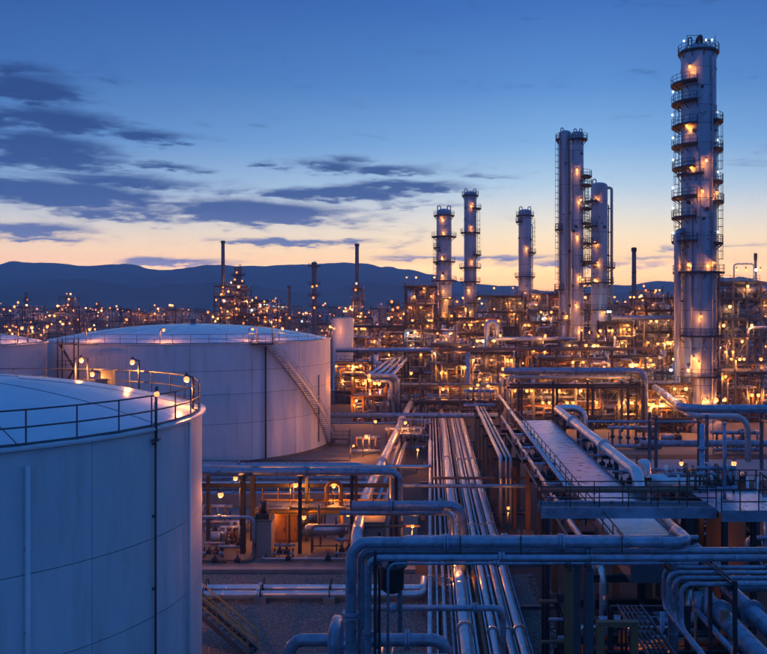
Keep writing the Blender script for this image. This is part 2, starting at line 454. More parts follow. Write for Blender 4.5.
# handrail along a polyline: rails are one part, every post is its own part when it shows
def rails(parent, name, pts, mat='dark_steel', h=1.1, step=1.5, r=.028, posts=True, mids=(0.55,), toe=0.12, closed=False):
    m = MB(); pts = [Vector(p) for p in pts]
    seq = pts + ([pts[0]] if closed else [])
    for a, b in zip(seq, seq[1:]):
        for q in (h,) + tuple(mids): m.bar(a + Vector((0, 0, q)), b + Vector((0, 0, q)), r * 1.8)
        if toe: m.bar(a + Vector((0, 0, toe / 2)), b + Vector((0, 0, toe / 2)), .02, toe)
    spots = []
    for a, b in zip(seq, seq[1:]):
        L = (b - a).length; k = max(1, round(L / step))
        spots += [a.lerp(b, i / k) for i in range(k)]
    if not closed: spots.append(seq[-1])
    if not posts:
        for p in spots: m.bar(p, p + Vector((0, 0, h)), r * 1.8)
    o = m.obj(name, mat, parent)
    if posts:
        for p in spots: place(UPOST[mat], 'rail_post', parent, p, None, (r, r, h))
    return o

def pipe(name, label, pts, r, mat='cladding', bend=None, n=16, band=0.0, flanges=(), group=None, cat='pipe', parent=None, valves=()):
    """one pipe run; jacket seams and flanges are its parts"""
    pts = [Vector(p) for p in pts]
    m = MB(); m.sweep(pts, r, n, bend)
    if parent is None:
        o = m.obj(name, mat); tag(o, label, cat, group)
    else: o = m.obj(name, mat, parent)
    org = wloc(o)
    def ring(p, d, rad, w, nm):
        q = Vector((0, 0, 1)).rotation_difference(d)
        place(RING[mat], nm, o, p, q.to_euler(), (rad, rad, w))
    for a, b in zip(pts, pts[1:]):
        L = (b - a).length; d = (b - a).normalized()
        if band:
            k = int((L - 3 * r) / band)
            if k > 0:
                mb = MB()
                for i in range(k):
                    p = a + d * (1.5 * r + (i + .5) * (L - 3 * r) / k)
                    if p.y < 75: ring(p, d, r * 1.03 + .004, .06, 'jacket_seam')
                    else: mb.cyl(p - d * .03, p + d * .03, r * 1.03 + .004, n)
                if mb.v: mb.obj('jacket_seams', mat, o)['kind'] = 'stuff'
    for (i, t) in flanges:
        a, b = pts[i], pts[i + 1]; d = (b - a).normalized(); p = a.lerp(b, t)
        ring(p - d * .06, d, r * 1.45 + .03, .09, 'flange'); ring(p + d * .06, d, r * 1.45 + .03, .09, 'flange')
    for (i, t) in valves:
        a, b = pts[i], pts[i + 1]; d = (b - a).normalized(); p = a.lerp(b, t)
        valve(o, p, d, r)
    return o
def valve(parent, p, d, r):
    s = max(r, .12)
    m = MB(); m.cyl(p - d * s * 1.6, p, s * 1.5, 12, s * 1.05); m.cyl(p, p + d * s * 1.6, s * 1.05, 12, s * 1.5)
    m.cyl(p, p + Vector((0, 0, s * 3.2)), s * .55, 10); m.cyl(p + Vector((0, 0, s * 1.6)), p + Vector((0, 0, s * 1.9)), s * 1.0, 10)
    m.bar(p + Vector((0, 0, s * 3)), p + Vector((0, 0, s * 5.2)), s * .2)
    v = m.obj('valve', 'dark_steel', parent)
    w = MB(); c = p + Vector((0, 0, s * 4.9)); rr = s * 1.5
    w.sweep([c + Vector((math.cos(t) * rr, math.sin(t) * rr, 0)) for t in [2 * math.pi * i / 14 for i in range(15)]], s * .13, 5, bend=0, caps=False)
    w.bar(c + Vector((-rr, 0, 0)), c + Vector((rr, 0, 0)), s * .16); w.bar(c + Vector((0, -rr, 0)), c + Vector((0, rr, 0)), s * .16)
    w.obj('handwheel', 'valve_red', v)
    return v
# ------------------------------------------------------------------ terrain
struct(MB().add([(-7000, -5100, 0), (7000, -5100, 0), (7000, 5100, 0), (-7000, 5100, 0)], [(0, 1, 2, 3)]), 'ground', 'earth')
def sheet(name, mat, pts, z):
    m = MB(); n = len(pts); m.add([(x, y, z) for x, y in pts] + [(x, y, z - .0035) for x, y in pts], [tuple(range(n))] + [(i, i + n, (i + 1) % n + n, (i + 1) % n) for i in range(n)])
    return struct(m, name, mat)
sheet('gravel_yard', 'gravel', [(-60, 20), (6.5, 20), (6.5, 59.5), (-60, 59.5)], .008)
sheet('process_yard', 'concrete', [(12, 108), (75, 108), (75, 160), (12, 160)], .010)
sheet('tank_yard', 'concrete', [(-70, 84), (-3, 84), (-3, 150), (-70, 150)], .010)
sheet('service_road', 'pale_concrete', [(19, 92), (90, 92), (90, 104.5), (19, 104.5)], .014)
m = MB(); m.box(-40, -1.0, 60.5, 79, -.3, .16); struct(m, 'pump_pad', 'concrete')
m = MB(); m.box(-40, -1.0, 59.7, 60.35, -.3, .26); struct(m, 'kerb', 'concrete_block')
m = MB(); m.box(-40, -8.5, 79.4, 79.9, -.3, 1.2); tag(m.obj('bund_wall', 'concrete_block'), 'low dark concrete bund wall at the back of the lit pump pad', 'wall')

# pebbles on the near gravel
rng = np.random.default_rng(3)
def pebbles(name, n, x0, x1, y0, y1, label):
    c = np.stack([rng.uniform(x0, x1, n), rng.uniform(y0, y1, n), np.full(n, .02)], 1)
    r = rng.uniform(.03, .085, n)
    base = np.array([(1, 0, 0), (0, 1, 0), (-1, 0, 0), (0, -1, 0), (0, 0, .8), (0, 0, -.5)])
    rot = rng.uniform(0, 6.28, n)
    cs, sn = np.cos(rot), np.sin(rot)
    b = np.repeat(base[None], n, 0) * rng.uniform(.6, 1.3, (n, 6, 1))
    v = np.stack([b[:, :, 0] * cs[:, None] - b[:, :, 1] * sn[:, None], b[:, :, 0] * sn[:, None] + b[:, :, 1] * cs[:, None], b[:, :, 2]], 2) * r[:, None, None] + c[:, None]
    f = np.array([(0, 1, 4), (1, 2, 4), (2, 3, 4), (3, 0, 4)])
    fa = (f[None] + (np.arange(n) * 6)[:, None, None]).reshape(-1, 3)
    me = bpy.data.meshes.new(name); me.from_pydata(v.reshape(-1, 3).tolist(), [], fa.tolist()); me.materials.append(MATS['pebble'])
    o = bpy.data.objects.new(name, me); COL.objects.link(o)
    tag(o, label, 'gravel', None, 'stuff')
pebbles('gravel_stones', 26000, -17, 7, 43, 59.4, 'loose brown gravel covering the ground in front of the pump pad')

# mountains
PROF = [(-500, 262), (-250, 268), (-100, 262), (0, 270), (40, 266.5), (60, 265.5), (110, 266.5), (140, 268.5), (180, 272.5), (205, 270), (230, 266.5), (262, 268), (300, 267.5), (330, 266.5), (362, 267),
        (400, 271), (440, 278), (470, 283), (520, 288), (560, 290), (610, 286), (650, 281), (690, 279), (767, 285), (900, 279), (1100, 284), (1400, 280)]
from mathutils import noise as mnoise
def ridge(x, prof):
    for (a, b), (c, d) in zip(prof, prof[1:]):
        if a <= x <= c:
            t = (x - a) / (c - a); t = t * t * (3 - 2 * t); return b + (d - b) * t
    return prof[0][1] if x < prof[0][0] else prof[-1][1]
def range_mesh(name, Yr, depth, prof, nx, ny, rough, foot):
    v = []; f = []
    pxs = np.linspace(-520, 1380, nx)
    for j in range(ny):
        t = j / (ny - 1)
        Y = Yr - depth * (1 - t) * 1.0 if t <= .999 else Yr
        for px in pxs:
            X = (px - VPX) / F * Yr
            hr = H + (VPY - ridge(px, prof) + 3.2 * mnoise.fractal((px * .013, 2.2, Yr * .01), .8, 2.1, 6)) / F * Yr
            if t > .86: e = 1 - (t - .86) / .14 * .35
            else: e = (t / .86) ** 1.25
            sp = mnoise.fractal((X * .0030, Y * .0030, 5.1), .9, 2.1, 6)
            spur = 1 - abs(mnoise.noise((X * .0017 + 3, Y * .0006, 1.7)))
            z = hr * (e * (1 + rough * (1 - abs(2 * e - 1)) * (sp + .35 * spur - .3))) + rough * 14 * sp * e
            v.append((X, Y, max(-6, z - foot * (1 - t))))
    for j in range(ny - 1):
        for i in range(nx - 1): f.append((j * nx + i, j * nx + i + 1, (j + 1) * nx + i + 1, (j + 1) * nx + i))
    m = MB(); m.add(v, f, True); return struct(m, name, 'forest')
range_mesh('mountains', 4300, 1700, PROF, 340, 56, .75, 10)
range_mesh('foothills', 2500, 800, [(-500, 285), (-100, 280), (0, 287), (80, 281), (160, 288), (230, 284), (300, 291), (380, 284), (460, 292), (560, 300), (650, 295), (767, 299), (1000, 292), (1400, 298)], 240, 30, .8, 8)

# ------------------------------------------------------------------ storage tanks
def tank(label, cx, cy, r, h, rise, courses, nplate, mat='tank_paint', sectors=24, a_off=0.0, posts_step=2.0, rail=True, group=None, gap=.012):
    t = thing('storage_tank', label, 'tank', (cx, cy, 0), group)
    MB().lathe(cx, cy, [(r + .25, 0), (r + .25, .25), (r - .05, .26)], 64, smooth=False).obj('foundation_ring', 'concrete', t)
    MB().lathe(cx, cy, [(r - .03, .2), (r - .03, h - .02)], 96).obj('shell', 'grey_steel', t)
    z = .26
    for hc in courses:
        for k in range(nplate):
            a0 = a_off + 2 * math.pi * k / nplate; a1 = a_off + 2 * math.pi * (k + 1) / nplate
            g = gap * .7 / r
            MB().shellseg(cx, cy, r - .02, r, z + gap, z + hc - gap, a0 + g, a1 - g, max(4, int(96 / nplate))).obj('shell_plate', mat, t)
        z += hc
    # top angle ring and roof plates in two rings of sectors
    MB().lathe(cx, cy, [(r - .05, h - .06), (r + .14, h - .05), (r + .14, h + .02), (r - .1, h + .03)], 96, smooth=False).obj('rim', mat, t)
    Rs = (r * r + rise * rise) / (2 * rise)
    def zr(q): return h + .02 + rise - (Rs - math.sqrt(Rs * Rs - q * q))
    rings = [(.02 * r, .34 * r, sectors // 2), (.34 * r, .68 * r, sectors), (.68 * r, r, sectors)]
    for q0, q1, ns in rings:
        for k in range(ns):
            a0 = 2 * math.pi * k / ns; a1 = 2 * math.pi * (k + 1) / ns
            lift = .012 * (k % 2)
            prof = []
            for i in range(5):
                q = q0 + (q1 - q0) * i / 4 * .998
                prof.append((q, zr(q) + lift))
            mm = MB(); mm.lathe(cx, cy, list(reversed(prof)), 4, a0 + .012 / q1, a1 - .012 / q1)
            lo = [(q, z_ - .05) for q, z_ in prof]
            mm.lathe(cx, cy, [prof[-1], lo[-1]], 4, a0, a1, False)
            mm.obj('roof_plate', 'roof_paint', t)
    MB().lathe(cx, cy, [(r, h), (r * .8, zr(r * .8) - .06), (r * .4, zr(r * .4) - .06), (.01, zr(0) - .06)], 64).obj('roof_deck', 'grey_steel', t)
    mm = MB(); mm.cyl((cx, cy, zr(0) - .1), (cx, cy, zr(0) + .5), .35, 14); mm.cyl((cx, cy, zr(0) + .5), (cx, cy, zr(0) + .6), .5, 14); mm.obj('vent', 'grey_steel', t)
    if rail:
        n = max(24, int(2 * math.pi * r / posts_step)); rr = r - .08
        ring = [(cx + rr * math.cos(2 * math.pi * i / n), cy + rr * math.sin(2 * math.pi * i / n), h + .03) for i in range(n)]
        rails(t, 'handrail', ring, 'grey_steel', 1.05, posts_step, .026, True, (.55,), .1, True)
    t['r'] = r
    return t, zr
def on_rim(cx, cy, r, px, near=True):
    """the angle on a tank's wall seen at photo column px"""
    k = (px - VPX) / F
    # |(kY - cx, Y - cy)| = r
    A = k * k + 1; B = -2 * (k * cx + cy); C = cx * cx + cy * cy - r * r
    D = max(0, B * B - 4 * A * C); Y = (-B + (-1 if near else 1) * math.sqrt(D)) / (2 * A)
    return math.atan2(Y - cy, k * Y - cx)
def wallpt(cx, cy, r, a, z): return Vector((cx + r * math.cos(a), cy + r * math.sin(a), z))

# near tank
T1 = (-18.9, 32.3, 10.2, 14.0)
cx, cy, r, h = T1
a_seam = on_rim(cx, cy, r, 92)
t1, zr1 = tank('big white storage tank in the left foreground with lamps on its roof edge', cx, cy, r, h, 1.5, [2.4, 2.6, 2.5, 2.6, 3.64], 12, 'tank_paint', 24, a_seam, 1.55)
def wallpipe(t, c, px, rad, z0, z1, mat, name, off=.12, clips=True):
    a = on_rim(c[0], c[1], c[2], px)
    m = MB(); p = wallpt(c[0], c[1], c[2] + off, a, z0)
    m.cyl(p, (p.x, p.y, z1), rad, 10)
    o = m.obj(name, mat, t)
    for i in range(int((z1 - z0) / 2.4) if clips else 0):
        z = z0 + 1.2 + i * 2.4
        q = wallpt(c[0], c[1], c[2] - .02, a, z)
        MB().bar(q, (p.x, p.y, z), .1, .08).obj('clip', 'grey_steel', t)
    return a
wallpipe(t1, T1, 26, .075, .3, 13.5, 'roof_paint', 'drain_pipe')
a_c = wallpipe(t1, T1, 153, .035, .3, 14.9, 'dark_steel', 'conduit', .10)
wallpipe(t1, T1, 187, .05, .3, 13.9, 'tank_paint', 'conduit', .08, False)
def tank_lamp(c, px, near, hgt, label, power=260, inset=.25, **k):
    a = on_rim(c[0], c[1], c[2] - inset, px, near)
    p = wallpt(c[0], c[1], c[2] - inset, a, c[3] + .05)
    return lamp_post(label, p, hgt, power, 'amber_bulb', **k)
tank_lamp(T1, 75, False, 1.6, 'twin-post amber lamp at the far roof edge of the near tank', 300, 1.0, double=True, arm=.3, rz=0, size=.85)
tank_lamp(T1, 100, False, 1.0, 'lowest amber lamp by the junction box on the near tank roof', 200, 1.2, arm=.35, rz=R(180), size=.8)
tank_lamp(T1, 139, False, 1.55, 'tall amber lamp on a single post at the near tank far railing', 300, .3, arm=.3, rz=R(180), size=.85)
tank_lamp(T1, 193, True, 1.3, 'amber lamp on the rightmost edge of the near tank roof', 200, .3, arm=.25, rz=R(180), size=.85)
p = wallpt(cx, cy, r + .12, a_c, 13.6)
lamp_post('small amber lamp on top of the conduit at the front of the near tank', p, 1.65, 110, 'amber_bulb', .02, 0, size=.7)
# small junction box and gauge on the roof
for px, inset, sz, nm, lb in ((103, 1.6, (.5, .35, .3), 'junction_box', 'grey junction box on the near tank roof beside the lowest lamp'), (108, .6, (.5, .5, .9), 'gauge_hatch', 'small gauge hatch at the far railing of the near tank')):
    a = on_rim(cx, cy, r - inset, px, False); q = wallpt(cx, cy, r - inset, a, zr1(r - inset) - .03)
    m = MB(); m.cbox(q + Vector((0, 0, sz[2] / 2)), sz); m.cbox(q + Vector((0, 0, sz[2] + .03)), (sz[0] * 1.15, sz[1] * 1.15, .06))
    tag(m.obj(nm, 'grey_steel'), lb, 'box' if nm == 'junction_box' else 'hatch')
# yellow-railed stair at the foot of the near tank
st = thing('access_stair', 'steel stair with yellow handrails at the foot of the near tank', 'stairs', (-9.0, 47.0, 0))
A0 = Vector((-13.6, 47.2, 3.0)); A1 = Vector((-9.2, 45.6, .1))
for s in (-.45, .45):
    o_ = Vector((.35, .94, 0)) * s
    MB().bar(A0 + o_, A1 + o_, .06, .28).obj('stringer', 'grey_steel', st)
    m = MB()
    for q in (.55, 1.05): m.bar(A0 + o_ + Vector((0, 0, q)), A1 + o_ + Vector((0, 0, q)), .055)
    for i in range(6):
        p = (A0 + o_).lerp(A1 + o_, i / 5); m.bar(p, p + Vector((0, 0, 1.05)), .05)
    m.obj('handrail', 'yellow_paint', st)
for i in range(13):
    p = A0.lerp(A1, (i + .5) / 13); m = MB(); u = Vector((.35, .94, 0)).normalized()
    m.bar(p - u * .44, p + u * .44, .28, .04); m.obj('tread', 'deck_grating', st)

lamp_post('amber lamp at the head of the yellow-railed stair beside the near tank', (-14.6, 46.2, 0), 5.0, 260, arm=.1, r=.05)
# middle tank
T2 = (-31.6, 117.4, 18.2, 13.9)
cx, cy, r, h = T2
t2, zr2 = tank('large white storage tank with a diagonal stair down its right side', cx, cy, r, h, 2.0, [4.4, 3.4, 2.7, 3.12], 16, 'tank_paint', 32, on_rim(cx, cy, r, 190), 2.0, gap=.022)
def helix(t, c, px0, px1, z0, z1, w=.9, mat='grey_steel', n=44):
    a0 = on_rim(c[0], c[1], c[2] + .3, px0); a1 = on_rim(c[0], c[1], c[2] + .3, px1) if px1 < 331 else R(-6)
    for rr, nm in ((c[2] + .12, 'stringer'), (c[2] + .12 + w, 'stringer')):
        m = MB(); P = [wallpt(c[0], c[1], rr, a0 + (a1 - a0) * i / n, z0 + (z1 - z0) * i / n) for i in range(n + 1)]
        for a, b in zip(P, P[1:]): m.bar(a, b, .06, .32)
        m.obj(nm, mat, t)
    for i in range(n):
        a = a0 + (a1 - a0) * (i + .5) / n; z = z0 + (z1 - z0) * (i + .5) / n
        MB().bar(wallpt(c[0], c[1], c[2] + .14, a, z), wallpt(c[0], c[1], c[2] + .1 + w, a, z), .26, .04).obj('tread', 'deck_grating', t)
    m = MB(); P = [wallpt(c[0], c[1], c[2] + .12 + w, a0 + (a1 - a0) * i / n, z0 + (z1 - z0) * i / n) for i in range(n + 1)]
    for q in (.55, 1.05):
        for a, b in zip(P, P[1:]): m.bar(a + Vector((0, 0, q)), b + Vector((0, 0, q)), .055)
    for p in P[::3]: m.bar(p, p + Vector((0, 0, 1.05)), .05)
    m.obj('stair_handrail', mat, t)
    return a0, a1
a0, a1 = helix(t2, T2, 268, 336, 13.6, .4, 1.0, 'cladding')
# landing at the stair head
pl = wallpt(cx, cy, r + .6, on_rim(cx, cy, r + .3, 262), 13.75)
m = MB(); m.cbox(pl, (2.6, 1.8, .1)); m.obj('landing', 'deck_grating', t2)
rails(t2, 'landing_rail', [pl + Vector(q) for q in ((-1.3, .8, .05), (-1.3, -.9, .05), (1.3, -.9, .05), (1.3, .3, .05))], 'dark_steel', 1.1, 1.0)
m = MB()
for s in (-1, 1): m.bar(pl + Vector((s * .9, .8, 0)), pl + Vector((s * .9, .8, 2.1)), .09)
m.bar(pl + Vector((-.9, .8, 2.1)), pl + Vector((.9, .8, 2.1)), .09); m.obj('gate_frame', 'dark_steel', t2)
wallpipe(t2, T2, 265, .10, .3, 13.4, 'dark_steel', 'downpipe', .16)
wallpipe(t2, T2, 318, .07, 1.0, 9.5, 'grey_steel', 'conduit', .12)
for px, nr, lb in ((160, True, 'amber lamp on the middle tank rim left of its centre'), (249, True, 'amber lamp beside the stair landing on the middle tank'), (279, True, 'amber lamp on the middle tank rim right of the landing'), (327, True, 'amber lamp on the right end of the middle tank rim'),
                   (86, True, 'amber lamp on the middle tank rim above the left stair tower')):
    tank_lamp(T2, px, nr, 1.7, lb, 260, .3, arm=.1, size=1.25)
# stair foot platform
bs = wallpt(cx, cy, r + .6, a1, 0)
sf = thing('stair_platform', 'small steel platform at the foot of the diagonal tank stair', 'platform', (bs.x + 1.2, bs.y, 0))
m = MB(); m.cbox((bs.x + 1.2, bs.y, .9), (2.4, 2.4, .1)); m.obj('deck', 'deck_grating', sf)
for i in (-1, 1):
    for j in (-1, 1): place(UBOX['dark_steel'], 'leg', sf, (bs.x + 1.2 + i * 1.1, bs.y + j * 1.1, 0), None, (.12, .12, .9))
rails(sf, 'handrail', [(bs.x + .05, bs.y - 1.15, .95), (bs.x + 2.35, bs.y - 1.15, .95), (bs.x + 2.35, bs.y + 1.15, .95)], 'dark_steel', 1.1, .8)

# left tank behind the near one
T3 = (-54.6, 94.0, 12.6, 14.2)
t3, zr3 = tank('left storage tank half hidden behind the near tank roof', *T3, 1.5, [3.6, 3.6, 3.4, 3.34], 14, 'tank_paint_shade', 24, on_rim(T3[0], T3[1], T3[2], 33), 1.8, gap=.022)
for px, lb in ((18, 'amber lamp on the left tank rim nearest the picture edge'), (28, 'brighter amber lamp on the left tank rim'), (46, 'amber lamp on the right end of the left tank rim')):
    tank_lamp(T3, px, True, 1.8, lb, 260, .4, arm=.1, size=1.2)
# zig-zag stair tower between the two
sx, sy = WX(68, 97.5), 97.5
sv = thing('stair_tower', 'dark zigzag steel stair tower between the left and middle tanks', 'stairs', (sx, sy, 0))
for i in (-1, 1):
    for j in (-1, 1): place(UH['dark_steel'], 'column', sv, (sx + i * .9, sy + j * .6, 0), None, (.10, .10, 14.6))
for k in range(5):
    z0, z1 = k * 2.8, (k + 1) * 2.8; s = 1 if k % 2 else -1
    MB().bar((sx - s * .8, sy - .3, z0 + .2), (sx + s * .8, sy - .3, z1), .5, .08).obj('flight', 'dark_steel', sv)
    MB().cbox((sx, sy, z1), (1.9, 1.3, .08)).obj('landing', 'deck_grating', sv)
    rails(sv, 'handrail', [(sx - .95, sy - .62, z1), (sx + .95, sy - .62, z1)], 'dark_steel', 1.0, .95, posts=False)
m = MB(); m.box(sx + .9, sx + 3.2, sy - .5, sy + .5, 13.9, 14.0); m.obj('gangway', 'deck_grating', sv)

# slim white tank right of the middle tank
x = WX(343, 190)
t4, _ = tank('slim upright white tank behind the right edge of the middle tank', x, 190, 2.25, 15.8, .3, [4, 4, 4, 3.5], 5, 'tank_paint', 8, 0, 1.2)
# ------------------------------------------------------------------ process columns
def tower(label, px0, px1, top, Y, plats, lamps, goose=((-1, .55), (1, .55)), n=40, sec=3.0, ladders=(), mat='column_cladding', riser=(), lpow=170, base_py=None, cat='tower', name='process_tower', skirt=True, pmat='dark_steel', lsize=1.0, group=None):
    r = (px1 - px0) / 2 / F * Y
    cx = WX((px0 + px1) / 2, Y); cy = Y
    hgt = WZ(top, Y)
    t = thing(name, label, cat, (cx, cy, 0), group)
    m = MB(); m.lathe(cx, cy, [(r * 1.35, 0), (r * 1.35, 1.2), (r * 1.2, 1.3)], 24); m.lathe(cx, cy, [(r * 1.2, 1.3), (r * .9, 1.3)], 24, smooth=False); m.obj('pedestal', 'pale_concrete', t)
    k = max(3, int((hgt - 1.3) / sec)); hs = (hgt - 1.3) / k
    MB().lathe(cx, cy, [(r - .05, 1.2), (r - .05, hgt)], n).obj('shell', 'grey_steel', t)
    for i in range(k):
        z0 = 1.3 + i * hs; off = random.uniform(0, .025)
        mm = MB(); mm.lathe(cx, cy, [(r + off, z0 + .045), (r + off, z0 + hs - .045)], n)
        o = mm.obj('shell_section', mat, t)
    dome = [(r * math.cos(a), hgt - .02 + r * .45 * math.sin(a)) for a in [R(q) for q in (0, 20, 40, 60, 78, 89.9)]]
    MB().lathe(cx, cy, dome, n).obj('top_head', mat, t)
    for rz_, px_ in ((0, 0),):
        pass
    # stiffening rings
    for i in range(1, k, 2):
        z = 1.3 + i * hs
        MB().lathe(cx, cy, [(r, z - .07), (r + .10, z - .06), (r + .10, z + .06), (r, z + .07)], n, smooth=False).obj('stiffener_ring', mat, t)
    for (py, ac, hsp, w) in plats:
        z = WZ(py, Y); a0, a1 = R(ac - hsp), R(ac + hsp); full = hsp >= 180
        q = max(8, int(hsp / 9))
        mm = MB()
        if full:
            mm.lathe(cx, cy, [(r + .04, z - .12), (r + w, z - .12), (r + w, z + .02), (r + .04, z + .02)], 30, smooth=False)
        else: mm.shellseg(cx, cy, r + .04, r + w, z - .12, z + .02, a0, a1, q); mm.lathe(cx, cy, [(r + w, z - .121), (r + .04, z - .121)], q, a0, a1, False)
        pl_ = mm.obj('platform', pmat, t)
        pts = [wallpt(cx, cy, r + w - .05, a0 + (a1 - a0) * i / q, z) for i in range(q + (0 if full else 1))]
        if not full: pts = [wallpt(cx, cy, r + .1, a0, z)] + pts + [wallpt(cx, cy, r + .1, a1, z)]
        rails(pl_, 'handrail', pts, pmat, 1.15, 1.4, .03, False, (.6,), .15, full)
        br = MB()
        for i in range(0, q + 1, 2):
            a = a0 + (a1 - a0) * i / q
            br.bar(wallpt(cx, cy, r - .05, a, z - 1.0), wallpt(cx, cy, r + w - .1, a, z - .12), .09)
        br.obj('bracket', pmat, pl_)['kind'] = 'stuff'
    for (ang, pa, pb) in ladders:
        z0, z1 = WZ(pa, Y), WZ(pb, Y); a = R(ang); mm = MB()
        da = .25 / (r + .3)
        for s in (-1, 1): mm.bar(wallpt(cx, cy, r + .3, a + s * da, z0), wallpt(cx, cy, r + .3, a + s * da, z1), .06)
        nr = int((z1 - z0) / .6)
        for i in range(nr): mm.bar(wallpt(cx, cy, r + .3, a - da, z0 + .6 * i), wallpt(cx, cy, r + .3, a + da, z0 + .6 * i), .04)
        lo = mm.obj('ladder', pmat, t)
        cg = MB()
        c0 = wallpt(cx, cy, r + .62, a, 0)
        for i in range(int((z1 - z0 - 2) / 1.2)):
            z = z0 + 2 + 1.2 * i
            cg.lathe(c0.x, c0.y, [(.4, z), (.4, z + .06)], 10)
        for s in (0, 60, -60): 
            q_ = c0 + Vector((math.cos(a + R(s)) * .4, math.sin(a + R(s)) * .4, 0)); cg.bar((q_.x, q_.y, z0 + 2), (q_.x, q_.y, z1), .04)
        cg.obj('ladder_cage', pmat, lo)
    for (ang, rr, za, zb, off) in riser:
        a = R(ang); z0, z1 = WZ(za, Y) if za else 2.0, WZ(zb, Y); c = wallpt(cx, cy, r + off, a, 0)
        mm = MB(); top_in = wallpt(cx, cy, r - .2, a, z1)
        mm.sweep([(c.x, c.y, z0), (c.x, c.y, z1), top_in], rr, 12, rr * 2); mm.obj('riser_pipe', mat, t)
        for i in range(int((z1 - z0) / 5)):
            z = z0 + 2 + 5 * i
            MB().bar(wallpt(cx, cy, r - .03, a, z), wallpt(cx, cy, r + off, a, z), .14, .2).obj('pipe_clip', pmat, t)
    for _ in range(10 if Y < 300 else 0):
        a_ = R(random.uniform(-165, -15)); z_ = random.uniform(5, hgt - 2); q_ = random.choice([.14, .2, .3])
        MB().cyl(wallpt(cx, cy, r - .05, a_, z_), wallpt(cx, cy, r + .3, a_, z_), q_, 10).obj('nozzle', pmat, t)
    for s, f in goose:
        mm = MB(); x0 = cx + s * r * f; w = r * .42
        mm.sweep([(x0, cy - .2, hgt + .1), (x0, cy - .2, hgt + r * .8), (x0 + s * w, cy - .2, hgt + r * .8), (x0 + s * w, cy - .2, hgt - .9)], max(.10, r * .075), 10, r * .19)
        mm.obj('vapour_pipe', mat, t)
    for q in lamps:
        px, py = q[:2]; pw = q[2] if len(q) > 2 else lpow
        X = WX(px, Y); dxx = X - cx
        yy = cy - math.sqrt(max(0, r * r - dxx * dxx)) - 1.0
        lamp(t, (X, yy, WZ(py, Y) + .1), pw, 'amber_bulb', lsize, 0)
    return t
# the tallest column, right
tower('tallest silver column at the right, half-ring platforms up both sides', 681.5, 715.5, 52, 130,
      [(53.5, -90, 180, .45), (85, 188, 62, 1.5), (104, 188, 62, 1.4), (127, 188, 62, 1.4), (147, 188, 62, 1.4), (169, 188, 55, 1.3), (198, 188, 62, 1.4), (218, 188, 58, 1.4), (242, 188, 62, 1.4),
       (123, -8, 50, 1.0), (151, -8, 50, 1.0), (183, -8, 50, 1.0), (203, -8, 52, 1.1), (244, -8, 50, 1.0), (273, -90, 180, 1.2), (176, 225, 42, .8), (336, -90, 180, 1.0), (376, -90, 180, .7)],
      [(685, 71), (699, 164), (686, 170), (695, 194), (711, 195), (684, 265), (707, 264), (694, 316), (688, 357), (692, 362), (700, 398, 260), (711, 398, 260), (721, 399, 260), (683, 128, 160)],
      (), 56, 2.6, [(172, 198, 89), (174, 273, 200), (-6, 273, 184), (-4, 183, 125), (170, 336, 275), (-8, 376, 276)], riser=[(196, .5, 0, 232, 1.0), (-62, .10, 0, 60, .25), (-100, .08, 0, 150, .2), (-128, .14, 0, 205, .3), (-40, .07, 0, 110, .2)], lpow=170, lsize=1.15)
tt = COL.objects[[o.name for o in COL.objects if o.name.startswith('process_tower')][0]]
cxt, rt, ht = WX(698.5, 130), 17 / F * 130, WZ(52, 130)
for dx_, hh_, rr_ in ((-1.7, 1.9, .10), (-.9, 1.2, .07), (.9, 1.5, .08), (1.8, 1.1, .06)):
    MB().sweep([(cxt + dx_, 129.3, ht - .2), (cxt + dx_, 129.3, ht + hh_), (cxt + dx_ + .5, 129.3, ht + hh_), (cxt + dx_ + .5, 129.3, ht + hh_ * .4)], rr_, 8, .22).obj('vent_pipe', 'dark_steel', tt)
m = MB(); m.sweep([(cxt + .1, 129.0, ht), (cxt + .1, 129.0, ht + 2.2), (cxt + .1, 131, ht + 2.2), (cxt + .1, 131, ht)], .26, 10, .7); m.obj('overhead_pipe', 'dark_steel', tt)
m = MB()
for dx_ in (-2.1, 2.0): m.bar((cxt + dx_, 128.6, ht), (cxt + dx_, 128.6, ht + 2.0), .07)
m.bar((cxt - 2.1, 128.6, ht + 2.0), (cxt - .2, 128.6, ht + 2.0), .07); m.obj('davit', 'dark_steel', tt)
for (px_, py_) in ((673, 92), (672.5, 115), (673, 138), (673, 160), (673, 188), (673, 208), (717, 112), (717.5, 140), (718, 172), (717.5, 232), (684, 41), (706, 40), (712, 40), (673, 233)):
    lamp(tt, (WX(px_, 129), 129, WZ(py_, 129)), 0, 'white_bulb', .8)
for i_ in range(26):      # nozzles and manways
    a_ = R(random.uniform(-170, -10)); z_ = random.uniform(4, ht - 3); q_ = random.choice([.12, .16, .22, .34])
    MB().cyl(wallpt(cxt, 130, rt - .05, a_, z_), wallpt(cxt, 130, rt + .28, a_, z_), q_, 10).obj('nozzle', 'column_cladding', tt)
